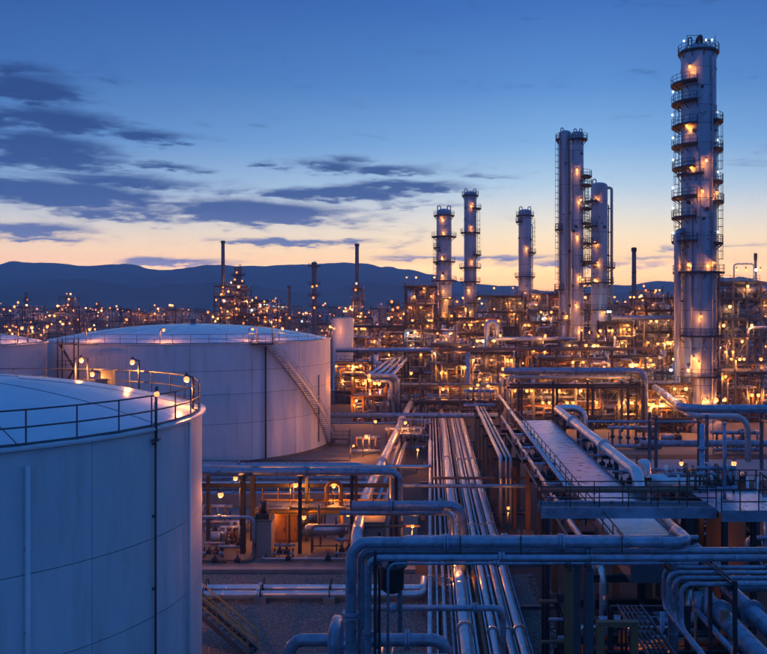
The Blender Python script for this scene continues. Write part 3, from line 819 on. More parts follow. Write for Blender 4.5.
# twin column
tower('plainer left half of the tall twin column', 559, 571, 133, 171, [(140, 160, 60, .7), (230, 200, 40, .8), (290, 200, 50, .9), (320, -110, 60, .8)], [(565, 316)], ((-1, .3),), 32, 3.2, [(205, 290, 142)], riser=[(215, .16, 0, 140, .3), (-80, .12, 0, 150, .25)])
tower('right half of the tall twin column, platforms stacked on its right', 571.4, 583.5, 134, 169,
      [(140, -60, 110, .8), (177, -12, 62, 1.6), (186, -12, 62, 1.6), (209, -12, 62, 1.7), (224, -12, 55, 1.6), (244, -12, 62, 1.6), (262, -12, 60, 1.6), (284, -12, 70, 1.5), (310, -12, 60, 1.4)],
      [(575, 171), (579, 201), (575, 237), (578, 277), (581, 280), (574, 305), (580, 330)], ((1, .3), (-1, .2)), 32, 3.2, [(-20, 284, 178), (8, 224, 188)], riser=[(-150, .14, 0, 150, .3)])
tower('shorter column just right of the twin, bent pipe at its top', 591, 607.5, 186, 186,
      [(202, 190, 58, 1.3), (227, 190, 58, 1.3), (244, 190, 58, 1.4), (264, 190, 60, 1.5), (268, -8, 62, 1.6), (283, -60, 120, 1.3), (310, -90, 180, 1.0)],
      [(594, 199), (593, 243), (595, 263), (593, 280), (602, 312), (596, 335)], ((-1, .4),), 32, 3.2, [(180, 264, 204)], riser=[(-5, .3, 0, 188, .85), (8, .14, 0, 205, .3)])
tower('left skyline column of the three at centre, ring platforms and five lamps', 436.5, 451.5, 212, 228,
      [(216, -90, 180, .8), (237, -90, 180, 1.3), (248, 180, 60, .9), (262, -90, 180, 1.0), (281, -90, 180, 1.4), (299, -90, 180, 1.2), (318, -90, 180, 1.2)],
      [(441, 219), (443, 233), (442, 258), (442, 276), (443, 291), (444, 313), (446, 300)], ((-1, .45), (1, .45)), 28, 3.5, [(200, 281, 238)])
tower('slimmest and tallest of the three central skyline columns', 464, 476.5, 194, 238,
      [(196, -90, 180, .6), (209, -15, 60, 1.3), (233, -90, 180, 1.0), (268, -90, 180, 1.3), (255, -8, 60, 1.3), (282, -90, 180, 1.1), (303, -90, 180, 1.0)],
      [(472, 205), (471, 228, 160), (472, 262), (468, 290), (470, 312)], ((-1, .5), (1, .5)), 28, 3.5, [(-10, 268, 212)])
tower('right skyline column of the three at centre, one bright lamp midway', 518.5, 531.5, 212, 236,
      [(216, -90, 180, .7), (222, 180, 60, .8), (253, -8, 60, 1.2), (277, -90, 180, 1.0), (296, -90, 180, 1.2)],
      [(526, 249), (524, 293), (522, 297), (526, 313)], ((-1, .45), (1, .45)), 28, 3.5, [(0, 253, 218)], riser=[(-20, .15, 0, 225, .3)])
# thin stacks and far columns
def stack(label, px, w, top, Y, group=None, lamps=(), platz=(), mat='grey_steel'):
    r = w / 2 / F * Y; x = WX(px, Y); hgt = WZ(top, Y)
    t = thing('chimney_stack', label, 'chimney', (x, Y, 0), group)
    k = 5
    for i in range(k):
        z0, z1 = hgt * i / k, hgt * (i + 1) / k; q0 = r * (1.35 - .35 * i / k); q1 = r * (1.35 - .35 * (i + 1) / k)
        MB().lathe(x, Y, [(q0, z0 + .05), (q1, z1 - .05)], 16).obj('stack_section', mat, t)
        MB().lathe(x, Y, [(q1, z1 - .15), (q1 * 1.18, z1 - .1), (q1 * 1.18, z1 + .1), (q1, z1 + .15)], 16).obj('stack_flange', 'dark_steel', t)
    MB().lathe(x, Y, [(r * 1.05, hgt - 1.2), (r * 1.3, hgt - .8), (r * 1.3, hgt), (r * .7, hgt + .05)], 16).obj('stack_tip', 'dark_steel', t)
    for py in platz:
        z = WZ(py, Y); mm = MB(); mm.lathe(x, Y, [(r, z - .1), (r * 1.2 + 1.0, z - .1), (r * 1.2 + 1.0, z), (r, z)], 14, smooth=False); p_ = mm.obj('platform', 'dark_steel', t)
        mm = MB(); mm.lathe(x, Y, [(r * 1.2 + 1.0, z + 1.05), (r * 1.2 + 1.0, z + 1.15)], 14); mm.obj('handrail', 'dark_steel', p_)
    for (lx, py) in lamps: lamp(t, (WX(lx, Y), Y - r * 1.3 - .8, WZ(py, Y)), 0 if Y > 300 else 300, 'amber_bulb', 1.6 + Y / 500)
    return t
stack('tall dark flare stack at far left beside the lit lattice column', 223, 3.4, 241, 420, None, [(224, 287), (224, 300), (223, 312)], (285, 299))
stack('tall thin dark stack rising above the lit structure left of centre', 357, 3.6, 244, 385, None, [(356, 290), (359, 300)], (286,))
stack('short dark stack between the two tall thin stacks', 289, 3.0, 286, 430, None, [(290, 318)])
stack('lone thin stack standing between the twin column and the tallest column', 634, 4.2, 248, 262, None, [(633, 330), (635, 312)], (300,))
stack('thin dark vent stack on the frame at the right picture edge', 755.5, 2.6, 254, 152, None, [])
def far_column(label, px0, px1, top, Y, pl_, lm, group=None):
    return tower(label, px0, px1, top, Y, [(p, -90, 180, 1.6) for p in pl_], lm, ((1, .3),), 20, 5, [], 'grey_steel', (), 0, lsize=2.4, group=group)
far_column('lit column with five ring platforms in the far left cluster', 234, 242, 268, 425, [275, 283, 291, 299, 307], [(238, 273), (236, 280), (240, 287), (238, 294), (236, 301), (240, 309), (238, 315)])
far_column('far column with bulbous top and three bright lamps', 311.5, 317, 263, 400, [266, 284, 295, 306], [(313, 287), (314, 298), (315, 308), (317, 286)])
far_column('stubby far column at the far left edge with a bright lamp', 24.5, 28, 293, 560, [300, 310], [(26, 322), (25, 318), (28, 300)])
far_column('far column with lamps above the left part of the middle tank', 96, 100, 303, 560, [307, 312], [(98, 304), (97, 310), (99, 316)])
far_column('small pair column left of the three central columns', 391, 394.5, 300, 300, [304, 312, 321], [(392, 302), (393, 310), (392, 318)])
far_column('slightly shorter small pair column beside it', 397, 400, 305, 302, [310, 319], [(398, 308), (399, 316)])

# ------------------------------------------------------------------ process frames
FILL = ('cladding', 'bright_cladding', 'painted_pipe', 'rusty_pipe')
def frame(label, x0, x1, y0, y1, levels, nx=3, seed=0, lamps=6, power=300, mat='dark_steel', group=None, dens=1.0, cat='process unit', kind='amber_bulb', lsize=1.0, name='process_unit', vess=True, topx=None, decks=True):
    rg = random.Random(seed)
    cx, cy = (x0 + x1) / 2, (y0 + y1) / 2
    t = thing(name, label, cat, (cx, cy, 0), group)
    top = levels[-1]; w = .32
    xs = [x0 + (x1 - x0) * i / (nx - 1) for i in range(nx)]
    for x in xs:
        for y in (y0, y1): place(UH[mat], 'column', t, (x, y, 0), None, (w, w, top + (rg.uniform(0, 2) if rg.random() < .4 else .2)))
    for k, z in enumerate(levels):
        m = MB()
        for y in (y0, y1): m.ibeam((x0 - .3, y, z - .2), (x1 + .3, y, z - .2), .22, .38)
        for x in xs: m.ibeam((x, y0, z - .21), (x, y1, z - .21), .2, .34)
        m.obj('floor_beam', mat, t)
        f0 = rg.choice([0, 0, .25]); f1 = rg.choice([1, 1, .7])
        dx0, dx1 = x0 + (x1 - x0) * f0, x0 + (x1 - x0) * f1
        if not decks: continue
        MB().box(dx0, dx1, y0 - .7, y1, z, z + .06).obj('deck', 'deck_grating', t)
        rails(t, 'handrail', [(dx0, y0 + 1, z + .06), (dx0, y0 - .7, z + .06), (dx1, y0 - .7, z + .06), (dx1, y0 + 1, z + .06)], mat, 1.1, 1.7, .03, False, (.55,), .12)
    m = MB(); zz = [0] + list(levels)
    for i in range(nx - 1):
        for k in range(len(levels)):
            if rg.random() < .35: m.bar((xs[i], y0, zz[k]), (xs[i + 1], y0, zz[k + 1] - .3), .12)
            elif rg.random() < .4: m.bar((xs[i + 1], y0, zz[k]), (xs[i], y0, zz[k + 1] - .3), .12)
            if m.v and power: m.obj('brace', mat, t); m = MB()
    if m.v: m.obj('bracing', mat, t)['kind'] = 'stuff'
    # vessels standing on the floors
    if vess:
        for k in range(len(zz) - 1):
            for _ in range(rg.choice([0, 1, 1, 2])):
                z = zz[k] + .1; hh = zz[k + 1] - zz[k]
                if rg.random() < .5:
                    L = min(rg.uniform(2.5, 6), (x1 - x0) * .7); rr = min(rg.uniform(.5, 1.0), hh * .3); x = rg.uniform(x0, x1 - L); y = rg.uniform(y0 + 1, y0 + 3)
                    m = MB(); c = z + rr + .6
                    m.cyl((x, y, c), (x + L, y, c), rr, 16); m.cyl((x - rr * .35, y, c), (x, y, c), rr * .6, 16, rr); m.cyl((x + L, y, c), (x + L + rr * .35, y, c), rr, 16, rr * .6)
                    for q in (.2, .8): m.cbox((x + L * q, y, z + .4), (.3, rr * 1.4, .9))
                    m.obj('drum', rg.choice(FILL[:3]), t)
                else:
                    rr = rg.uniform(.45, 1.0); x = rg.uniform(x0 + 1, x1 - 1); y = rg.uniform(y0 + 1, y0 + 3); hv = min(hh * .85, rg.uniform(2.2, 5))
                    m = MB(); m.cyl((x, y, z), (x, y, z + hv), rr, 16); m.lathe(x, y, [(rr, z + hv), (rr * .7, z + hv + rr * .35), (.01, z + hv + rr * .45)], 16)
                    m.obj('vessel', rg.choice(FILL[:3]), t)
    # pipework too fine to tell apart
    for fm in rg.sample(FILL, 3):
        m = MB()
        for _ in range(int(12 * dens * len(levels))):
            rr = rg.choice([.05, .06, .07, .08, .1, .12, .14, .2, .28]); y = rg.uniform(y0 - .3, y1); z = rg.uniform(.5, top); x = rg.uniform(x0, x1)
            if rg.random() < .55:
                L = rg.uniform(2, (x1 - x0) * .9); xb = min(x1 + .5, x + L); zb = max(.3, z + rg.uniform(-4, 4))
                P = [(x, y, z), (xb, y, z), (xb, y, min(zb, top + 1))]
                if rg.random() < .4: P = [(x, y, max(.3, z - rg.uniform(1, 4)))] + P
            else:
                P = [(x, y, max(0, z - rg.uniform(2, 7))), (x, y, z), (x + rg.uniform(-2, 2), y, z)]
            if all((Vector(a) - Vector(b)).length > .5 for a, b in zip(P, P[1:])): m.sweep(P, rr, 7, rr * 2.5)
        o = m.obj('pipework', fm, t); o['kind'] = 'stuff'
    if topx:
        for q in topx:
            m = MB(); m.bar((q, y0, top), (q, y0, top + 3.5), .12); m.obj('mast', mat, t)
    for i in range(lamps):
        k = rg.randrange(len(levels)); z = levels[k] + (rg.choice([2.2, 2.2, -.5 if levels[k] > 3 else 2.2]) if power else rg.uniform(-3, 2.4))
        x = x0 + (x1 - x0) * ((i + rg.uniform(.15, .85)) / lamps)
        kd = kind if rg.random() < .8 else ('warm_bulb' if rg.random() < .85 else 'white_bulb')
        if not power and i % 4 == 0:
            l = bpy.data.objects.new('lamp_light', light_data(1400, 'amber_bulb')); COL.objects.link(l); l.parent = t; l.location = Vector((x, y0 - 1.6, z)) - wloc(t)
        lamp(t, (x, y0 - .9, z), power * rg.uniform(.6, 1.3) if power else 0, kd, lsize * (rg.uniform(.85, 1.2) if power else rg.uniform(.45, 1.25)))
    return t
def pframe(label, px0, px1, Y, depth, top, nlev, **k):
    x0, x1 = WX(px0, Y), WX(px1, Y); zt = WZ(top, Y); lo = min(5.0, zt * .3)
    levels = [lo + (zt - lo) * i / (nlev - 1) for i in range(nlev)] if nlev > 1 else [zt]
    return frame(label, x0, x1, Y, Y + depth, levels, **k)
MID = [
    ('dark open frame with a raised top beam left of the three central columns', 405, 436, 214, 12, 286, 5, 4, 9),
    ('steel frame between the left and the slimmest central columns', 449, 466, 222, 10, 306, 4, 3, 6),
    ('lit steel frame wrapped round the foot of the slimmest central column', 455, 500, 205, 9, 318, 4, 4, 9),
    ('long lamp-studded frame between the slimmest and right central columns', 478, 522, 228, 12, 296, 5, 4, 12),
    ('steel frame just right of the right central column', 528, 560, 222, 12, 294, 5, 4, 10),
    ('lower lit frame left of the foot of the twin column', 520, 560, 182, 9, 322, 3, 4, 8),
    ('open frame packed with drums at the foot of the twin column', 566, 612, 158, 9, 342, 3, 4, 10),
    ('lamp-lined frame behind the lone thin stack', 610, 650, 205, 10, 306, 4, 4, 10),
    ('frame with bright lamps close left of the tallest column', 646, 684, 172, 9, 310, 4, 4, 10),
    ('low cluttered frame in front of the lone thin stack', 612, 662, 148, 8, 356, 3, 4, 10),
    ('small lit frame left of the tallest column foot', 655, 680, 138, 6, 372, 2, 3, 7),
    ('frame below the left central column with two strong lamps', 405, 455, 190, 9, 330, 3, 4, 7),
    ('low lit frame right of the slim white tank', 352, 404, 225, 10, 326, 3, 4, 9),
    ('low frame behind the slim white tank', 335, 372, 262, 12, 318, 3, 3, 8),
    ('dark low frame in the shade left of the cross rack', 336, 372, 165, 8, 362, 3, 3, 5),
    ('frame with drums in the middle ground right of the cross rack', 470, 512, 160, 8, 352, 3, 4, 8),
    ('brightly lit low frame below the long grey pipe with the elbow', 512, 640, 131, 6, 386, 2, 7, 13),
    ('narrow frame in the gap between the twin column and the lone stack', 606, 632, 176, 8, 322, 4, 3, 7),
    ('frame of crossing pipes right behind the elbowed grey pipe', 540, 606, 142, 8, 358, 3, 5, 9),
    ('cluttered frame beyond the cross rack at the end of the floor pipes', 432, 476, 172, 9, 344, 3, 4, 8),
    ('dim frame left of the trestle with the slanting pipes', 338, 376, 196, 9, 338, 3, 3, 6),
    ('low frame of pipes behind the bend of the thick trunk pipe', 640, 690, 127, 6, 384, 2, 4, 7),
    ('low dark frame of pipes right of the tallest column foot', 722, 775, 138, 7, 372, 2, 5, 6),
    ('frame of pipes filling the skyline right of the lone thin stack', 640, 682, 236, 10, 298, 5, 4, 9),
]
for i, (lb, a, b, Y, dp, top, nl, nx, nl_) in enumerate(MID):
    pframe(lb, a, b, Y, dp, top, nl, nx=nx, seed=100 + i, lamps=nl_ + 3, power=260, mat='grey_steel' if i % 3 == 1 else 'dark_steel', dens=2.8, lsize=1.1)
# the big frame at the right edge
frame('tall multi-storey steel frame at the right picture edge with rows of lamps', WX(719, 150), WX(775, 150), 150, 166, [8.5, 13.0, 16.2, 19.6, 22.4], 5, 55, 15, 260, 'grey_steel', dens=1.5, lsize=1.2)
frame('lower frame piled with pipes behind the right edge frame', WX(716, 190), WX(800, 190), 190, 202, [6, 11, 16, 21], 5, 58, 10, 260, 'dark_steel', dens=1.3, lsize=1.2)
m = MB(); xa, xb = WX(734, 152), WX(754, 152); zt = 22.4
m.sweep([(xa, 152, zt), (xa, 152, zt + 3.2), (xb, 152, zt + 3.2), (xb, 152, zt)], .16, 8, .5)
tag(m.obj('vent_loop', 'painted_pipe'), 'looped vent pipe on top of the frame at the right edge', 'pipe')

# far refinery: rows of frames that read alike
rf = random.Random(12)
FARL = 'dim far process frame with small amber lamps in the distant refinery'
for i in range(26):
    px = -20 + i * 14.5 + rf.uniform(-5, 5); Y = rf.uniform(430, 620); wd = rf.uniform(14, 34)
    if 210 < px < 262: Y = rf.uniform(410, 440)
    tp = rf.uniform(305, 317) if not 205 < px < 262 else rf.uniform(292, 304)
    pframe('dim far frame with amber lamps, ' + ORD[i] + ' from left along the skyline over the tanks', px, px + wd, Y, rf.uniform(8, 14), tp, 3, nx=3, seed=300 + i, lamps=rf.randint(6, 9), power=0, group='distant process frames', dens=1.5, lsize=2.5)
for i in range(16):
    px = 545 + i * 16 + rf.uniform(-4, 4); Y = rf.uniform(300, 380); wd = rf.uniform(16, 30)
    pframe('hazy far frame, ' + ORD[i] + ' from left behind the twin and tallest columns', px, px + wd, Y, rf.uniform(8, 14), rf.uniform(286, 304), 4, nx=3, seed=400 + i, lamps=rf.randint(4, 7), power=0, group='distant process frames', dens=1.5, lsize=1.9)
for i in range(10):
    px = 345 + i * 14 + rf.uniform(-4, 4); Y = rf.uniform(290, 400); wd = rf.uniform(14, 26)
    pframe('far lamp-dotted frame, ' + ORD[i] + ' from left behind the slim white tank and central columns', px, px + wd, Y, rf.uniform(8, 14), rf.uniform(306, 320), 3, nx=3, seed=450 + i, lamps=rf.randint(5, 8), power=0, group='distant process frames', dens=1.5, lsize=2.0)
for i in range(14):
    px = -15 + i * 25 + rf.uniform(-6, 6); Y = rf.uniform(640, 800); wd = rf.uniform(16, 30)
    pframe('smallest hazy frame, ' + ORD[i] + ' from left in the farthest row below the hills', px, px + wd, Y, rf.uniform(8, 14), rf.uniform(306, 314), 3, nx=3, seed=700 + i, lamps=rf.randint(6, 9), power=0, group='distant process frames', dens=1.2, lsize=2.2)
# structures clinging to the far stacks
pframe('lit lattice structure clustered round the flare stack far left', 214, 246, 416, 12, 286, 6, nx=4, seed=501, lamps=16, power=0, lsize=2.3)
pframe('dark frame with scattered lamps right of the far lattice structure', 246, 268, 418, 12, 303, 4, nx=3, seed=502, lamps=9, power=0, lsize=2.2)
pframe('lit structure around the base of the tall thin stack left of centre', 352, 362, 378, 8, 288, 5, nx=3, seed=503, lamps=10, power=0, lsize=2.2)
pframe('far twin-topped frame above the left end of the middle tank', 59, 72, 520, 10, 297, 4, nx=3, seed=504, lamps=9, power=0, lsize=2.5)
pframe('low far frame dotted with lamps over the middle tank roof', 150, 176, 520, 12, 309, 3, nx=4, seed=505, lamps=9, power=0, lsize=2.3)
# low white tanks far left, pale in the haze
for i, (px, Y, r_, hh, lb) in enumerate(((40, 700, 16, 12, 'far low white tank left of the far lit column'), (120, 760, 18, 12, 'far low white tank right of the far lit column'), (180, 660, 14, 12, 'far low white tank beneath the foothills near the flare stack'), (5, 780, 20, 12, 'far low white tank at the left picture edge'))):
    tank(lb, WX(px, Y), Y, r_, hh, 1.5, [6, 5.7], 8, 'tank_paint', 8, 0, 3, rail=False)
# town lights on the far slope
m = MB()
for i in range(240):
    px = rf.uniform(-40, 470); Y = rf.uniform(1250, 1640)
    x = WX(px, Y); z = .6 + rf.uniform(0, 6)
    s = rf.uniform(.3, .6); m.lathe(x, Y, [(.01, z - s), (s, z), (.01, z + s)], 5)
o = m.obj('town_lights', 'warm_bulb', None, (0, 0, 0)); tag(o, 'scattered tiny warm town lights at the foot of the hills', 'town lights', None, 'stuff')
# cold-white floodlit terminal on the slope
tl = thing('floodlit_terminal', 'cold white floodlit terminal glittering below the hills right of the lattice structure', 'building', (WX(268, 900), 900, 0))
for i in range(9):
    x = WX(250 + i * 4.2, 900); zc = 18 + (6 - i * .55) * 900 / F
    m = MB(); m.box(x, x + 3.6, 900 + i, 904 + i, 0, zc - 1.5); m.obj('shed', 'grey_steel', tl)
    for k in range(3):
        m = MB(); c = (x + k * 1.3, 899.2 + i, zc - .3 - k * .6); m.lathe(c[0], c[1], [(.01, c[2] - .9), (1.0, c[2]), (.01, c[2] + .9)], 6); m.obj('floodlight', 'white_bulb', tl)
# ------------------------------------------------------------------ the long row of floor pipes
FLOOR = [(0.0, .13, 'bright_cladding', 'leftmost pipe of the long floor row running into the distance'),
         (.82, .10, 'cladding', 'thin pipe second from the left in the long floor row'),
         (1.22, .07, 'painted_pipe', 'thinnest pipe, third from the left in the long floor row'),
         (1.85, .32, 'bright_cladding', 'thickest silver pipe in the long floor row, fourth from the left'),
         (2.42, .09, 'cladding', 'thin pipe just right of the thickest floor pipe'),
         (2.80, .13, 'rusty_pipe', 'rust-tinted pipe in the middle of the long floor row'),
         (3.32, .20, 'bright_cladding', 'third pipe from the right in the long floor row'),
         (4.12, .20, 'cladding', 'second pipe from the right in the long floor row'),
         (4.74, .24, 'bright_cladding', 'rightmost thick silver pipe of the long floor row')]
FLOOR += [(.42, .06, 'bright_cladding', 'hair-thin pipe between the leftmost and second floor pipes'), (1.45, .05, 'cladding', 'hair-thin pipe tight against the left of the thickest floor pipe'), (2.25, .05, 'bright_cladding', 'hair-thin pipe tight against the right of the thickest floor pipe'),
          (3.03, .06, 'bright_cladding', 'hair-thin pipe right of the rust-tinted floor pipe'), (3.72, .11, 'cladding', 'slim pipe between the third and second floor pipes from the right'), (4.43, .05, 'bright_cladding', 'hair-thin pipe left of the rightmost floor pipe'), (5.15, .07, 'painted_pipe', 'thin dark pipe at the right outside of the floor row')]
for x, r_, mt, lb in FLOOR:
    z = .62 + r_
    pipe('floor_pipe', lb, [(x, 30, z), (x, 149, z)], r_, mt, n=16, band=1.6 if r_ > .15 else 0, flanges=[(0, q) for q in ((.14, .33, .58) if r_ > .15 else (.22, .47))])
for i, y in enumerate((38, 51.4, 63, 74.8, 88, 101, 115, 130, 145)):
    t = thing('pipe_sleeper', 'low steel sleeper under the long floor pipes, ' + ORD[i] + ' from the camera', 'pipe support', (3, y, 0), 'sleepers under the floor pipes')
    MB().ibeam((-1.0, y, .5), (8.2 if y < 80 else 6, y, .5), .22, .24).obj('beam', 'grey_steel', t)
    for x in (-.6, 2.4, 5.6): place(UBOX['concrete_block'], 'footing', t, (x, y, 0), None, (.4, .4, .38))

# ------------------------------------------------------------------ pipe bridge in the near middle
YB = 31.6
zA = WZ(542.5, YB)
xr = WX(693, YB)
pipe('overhead_pipe', 'thick blue-grey overhead pipe bending down at its left end in the foreground', [(WX(351, YB), YB, .3), (WX(351, YB), YB, zA), (WX(690, YB), YB, zA), (WX(690, YB), YB + 2.2, zA), (WX(690, YB), YB + 2.2, 3)], .20, 'painted_pipe', .62, 22, 1.3, [(1, .28), (1, .62), (0, .72)])
pipe('overhead_pipe', 'thin overhead pipe nested under the thick foreground overhead pipe', [(WX(368, 31), 31, .3), (WX(368, 31), 31, WZ(558, 31)), (13.5, 31, WZ(558, 31))], .12, 'painted_pipe', .42, 16, 1.7, [(1, .3), (0, .7)])
pipe('overhead_pipe', 'middle overhead pipe squeezed between the thick and the thin one', [(WX(361, 31.9), 31.9, .3), (WX(361, 31.9), 31.9, WZ(551, 31.9)), (14, 31.9, WZ(551, 31.9))], .14, 'painted_pipe', .35, 14, 0, [(1, .5)])
for i_, (py_, y_, r_) in enumerate(((546.5, 32.1, .05), (563.5, 30.75, .05), (537.5, 32.8, .09))):
    pipe('overhead_pipe', ('hair-thin pipe hugging the thick overhead pipe', 'lowest thin pipe of the foreground overhead bundle', 'rear pipe peeking over the thick overhead pipe')[i_], [(WX(376 + 12 * i_, y_), y_, WZ(py_, y_) - 3.5), (WX(376 + 12 * i_, y_), y_, WZ(py_, y_)), (WX(698, y_), y_, WZ(py_, y_))], r_, 'painted_pipe', .3, 10, 0, [(1, .35)])
pg_ = thing('pipe_gantry', 'brown steel gantry posts carrying the foreground pipe bridge', 'pipe support', (2, YB, 0))
for px, mt in ((377, 'dark_steel'), (564, 'brown_steel'), (583, 'grey_steel')):
    x = WX(px, 31.7)
    for y in (30.6, 33.2):
        if mt == 'dark_steel': place(UBOX[mt], 'post', pg_, (x, y, 0), None, (.10, .10, WZ(556, 31) + .3))
        elif y < 32 or px > 570: place(UH[mt], 'post', pg_, (x, y, 0), None, (.30, .30, WZ(556, 31) - .28))
for px in (377, 564, 583, 660): MB().ibeam((WX(px, 31.7), 30.4, WZ(556, 31) - .25), (WX(px, 31.7), 33.6, WZ(556, 31) - .25), .18, .2).obj('cross_beam', 'dark_steel', pg_)
for y in (33.45,): MB().ibeam((WX(360, y), y, WZ(556, 31) - .47), (WX(700, y), y, WZ(556, 31) - .47), .12, .16).obj('side_beam', 'dark_steel', pg_)
m = MB()
for px in (460, 520, 620):
    x = WX(px, 31.6)
    m.bar((x, 31.2, zA + .30), (x, 32.2, zA + .30), .05, .03); m.bar((x, 31.27, WZ(556, 31) - .2), (x, 31.27, zA + .3), .04)
m.obj('hanger', 'dark_steel', pg_)
# pot hung beneath
pt = thing('strainer_pot', 'dark round pot hanging under the foreground pipe bridge', 'vessel', (WX(392, 32.6), 32.6, WZ(592, 32.6)))
x, y = WX(392, 32.6), 32.6; za, zb = WZ(592, 32.6), WZ(566, 32.6)
m = MB(); m.lathe(x, y, [(.01, za - .05), (.25, za), (.44, za + .16), (.46, zb)], 24); m.obj('body', 'dark_steel', pt)
m = MB(); m.cyl((x, y, zb), (x, y, zb + .1), .56, 24); m.obj('lid_flange', 'grey_steel', pt)
m = MB()
for i in range(10): q = 2 * math.pi * i / 10; m.cyl((x + .5 * math.cos(q), y + .5 * math.sin(q), zb + .08), (x + .5 * math.cos(q), y + .5 * math.sin(q), zb + .17), .035, 6)
m.obj('lid_bolt', 'dark_steel', pt)
m = MB(); m.cyl((x, y, zb + .1), (x, y, zb + .75), .14, 12); m.cyl((x - .1, y, zb + .5), (x + .5, y, zb + .5), .09, 10); m.obj('neck', 'dark_steel', pt)
# low pipes at the bottom edge
pipe('low_pipe', 'blue pipe at the bottom edge with elbows down at both ends', [(WX(289, 36), 36, 1.0), (WX(289, 36), 36, WZ(640, 36)), (WX(447, 36), 36, WZ(640, 36)), (WX(447, 36), 36, .4)], .26, 'painted_pipe', .62, 20, 1.2, [(1, .3), (1, .75)])
pipe('low_pipe', 'second blue pipe just below the elbowed one at the bottom edge', [(WX(296, 34.6), 34.6, .5), (WX(296, 34.6), 34.6, WZ(661, 34.6)), (WX(460, 34.6), 34.6, WZ(661, 34.6)), (WX(460, 34.6), 34.6, .5)], .28, 'painted_pipe', .62, 20, 0, [(1, .5)])
pipe('loop_pipe', 'upright looped blue pipe left of the thick foreground downpipe', [(WX(335, 34), 35.2, 1), (WX(335, 34), 35.2, WZ(628, 34) + .02), (WX(335, 34), 33.4, WZ(628, 34) + .02), (WX(335, 34), 33.4, 1)], .23, 'painted_pipe', .55, 18, 0, [(0, .75)])
pipe('low_pipe', 'thin blue crossing pipe with a drop at its right end', [(WX(366, 39), 39, WZ(608, 39)), (WX(503, 39), 39, WZ(608, 39)), (WX(503, 39), 39, 1.2)], .135, 'painted_pipe', .4, 14, 0, [(0, .2), (0, .8)])
pipe('low_pipe', 'fat blue crossing pipe with a drop over the floor row', [(WX(352, 57), 57, WZ(506, 57)), (WX(462, 57), 57, WZ(506, 57)), (WX(462, 57), 57, .8)], .33, 'painted_pipe', .8, 18, 1.4, [(0, .35), (0, .8)])
pipe('low_pipe', 'thinner crossing pipe just under the fat crossing pipe', [(WX(340, 58), 58, WZ(513, 58)), (WX(452, 58), 58, WZ(513, 58)), (WX(452, 58), 58, .8)], .16, 'painted_pipe', .5, 14)
pipe('low_pipe', 'blue-grey beam-like pipe across the floor row in the middle ground', [(WX(400, 70), 70, WZ(486, 70)), (WX(640, 70), 70, WZ(486, 70))], .15, 'painted_pipe', .4, 14, 0, [(0, .3)])
pipe('low_pipe', 'dark pipe across the floor row just above it', [(WX(432, 72.5), 72.5, WZ(478, 72.5)), (WX(560, 72.5), 72.5, WZ(478, 72.5))], .11, 'rusty_pipe', .4, 12)
for px, py, Y, hh in ((377, 608, 39, 5), (440, 608, 39, 5)):
    place(UBOX['dark_steel'], 'pipe_stand', None, (WX(px, Y), Y + .02, 0), None, (.12, .12, WZ(py, Y) - .15))
    bpy.data.objects[-1] if False else None
k_ = 0
for o in [o for o in COL.objects if o.name.startswith('pipe_stand') and o.parent is None]:
    tag(o, ('thin dark stand under the left end of the thin crossing pipe', 'thin dark stand under the middle of the thin crossing pipe')[k_], 'pipe support'); k_ += 1
# inclined small pipes under the bridge
for i, (px, py) in enumerate(((366, 612), (380, 614), (392, 617))):
    x = WX(px, 44); pipe('branch_pipe', ('left', 'middle', 'right')[i] + ' short branch pipe leaning under the foreground bridge beside the pot', [(x, 46, .5), (x, 41, .9), (x + .3, 39.5, 1.1)], (.1, .15, .05)[i], 'bright_cladding', .4, 12)
# double ground pipe in front of the pump pad
for i, (py, r_, Y, lb) in enumerate(((588, .22, 54.6, 'upper of the two silver ground pipes crossing the gravel'), (594.5, .24, 53.8, 'lower of the two silver ground pipes crossing the gravel'))):
    z = WZ(py, Y); pipe('ground_pipe', lb, [(-27, Y, z), (-.4, Y, z), (-.4, Y + 2.0 + i, z), (-.4, Y + 2 + i, .1)], r_, 'bright_cladding', .5, 18, 2.0, [(0, .62)])
for i, (px, lb) in enumerate(((262, 'concrete saddle under the twin ground pipes near the middle of the gravel'), (205, 'concrete saddle under the twin ground pipes beside the near tank'), (330, 'concrete saddle under the twin ground pipes near the thick downpipe'))):
    x = WX(px, 54); t = thing('pipe_saddle', lb, 'pipe support', (x, 54.2, 0))
    MB().box(x - .35, x + .35, 53.3, 55.1, -.05, .40).obj('block', 'concrete_block', t)
    m = MB(); m.sweep([(x, 53.5, .4), (x, 53.5, 1.05), (x, 54.1, 1.05), (x, 54.1, .4)], .03, 6, .25); m.sweep([(x, 54.3, .4), (x, 54.3, 1.2), (x, 54.9, 1.2), (x, 54.9, .4)], .03, 6, .25); m.obj('strap', 'dark_steel', t)

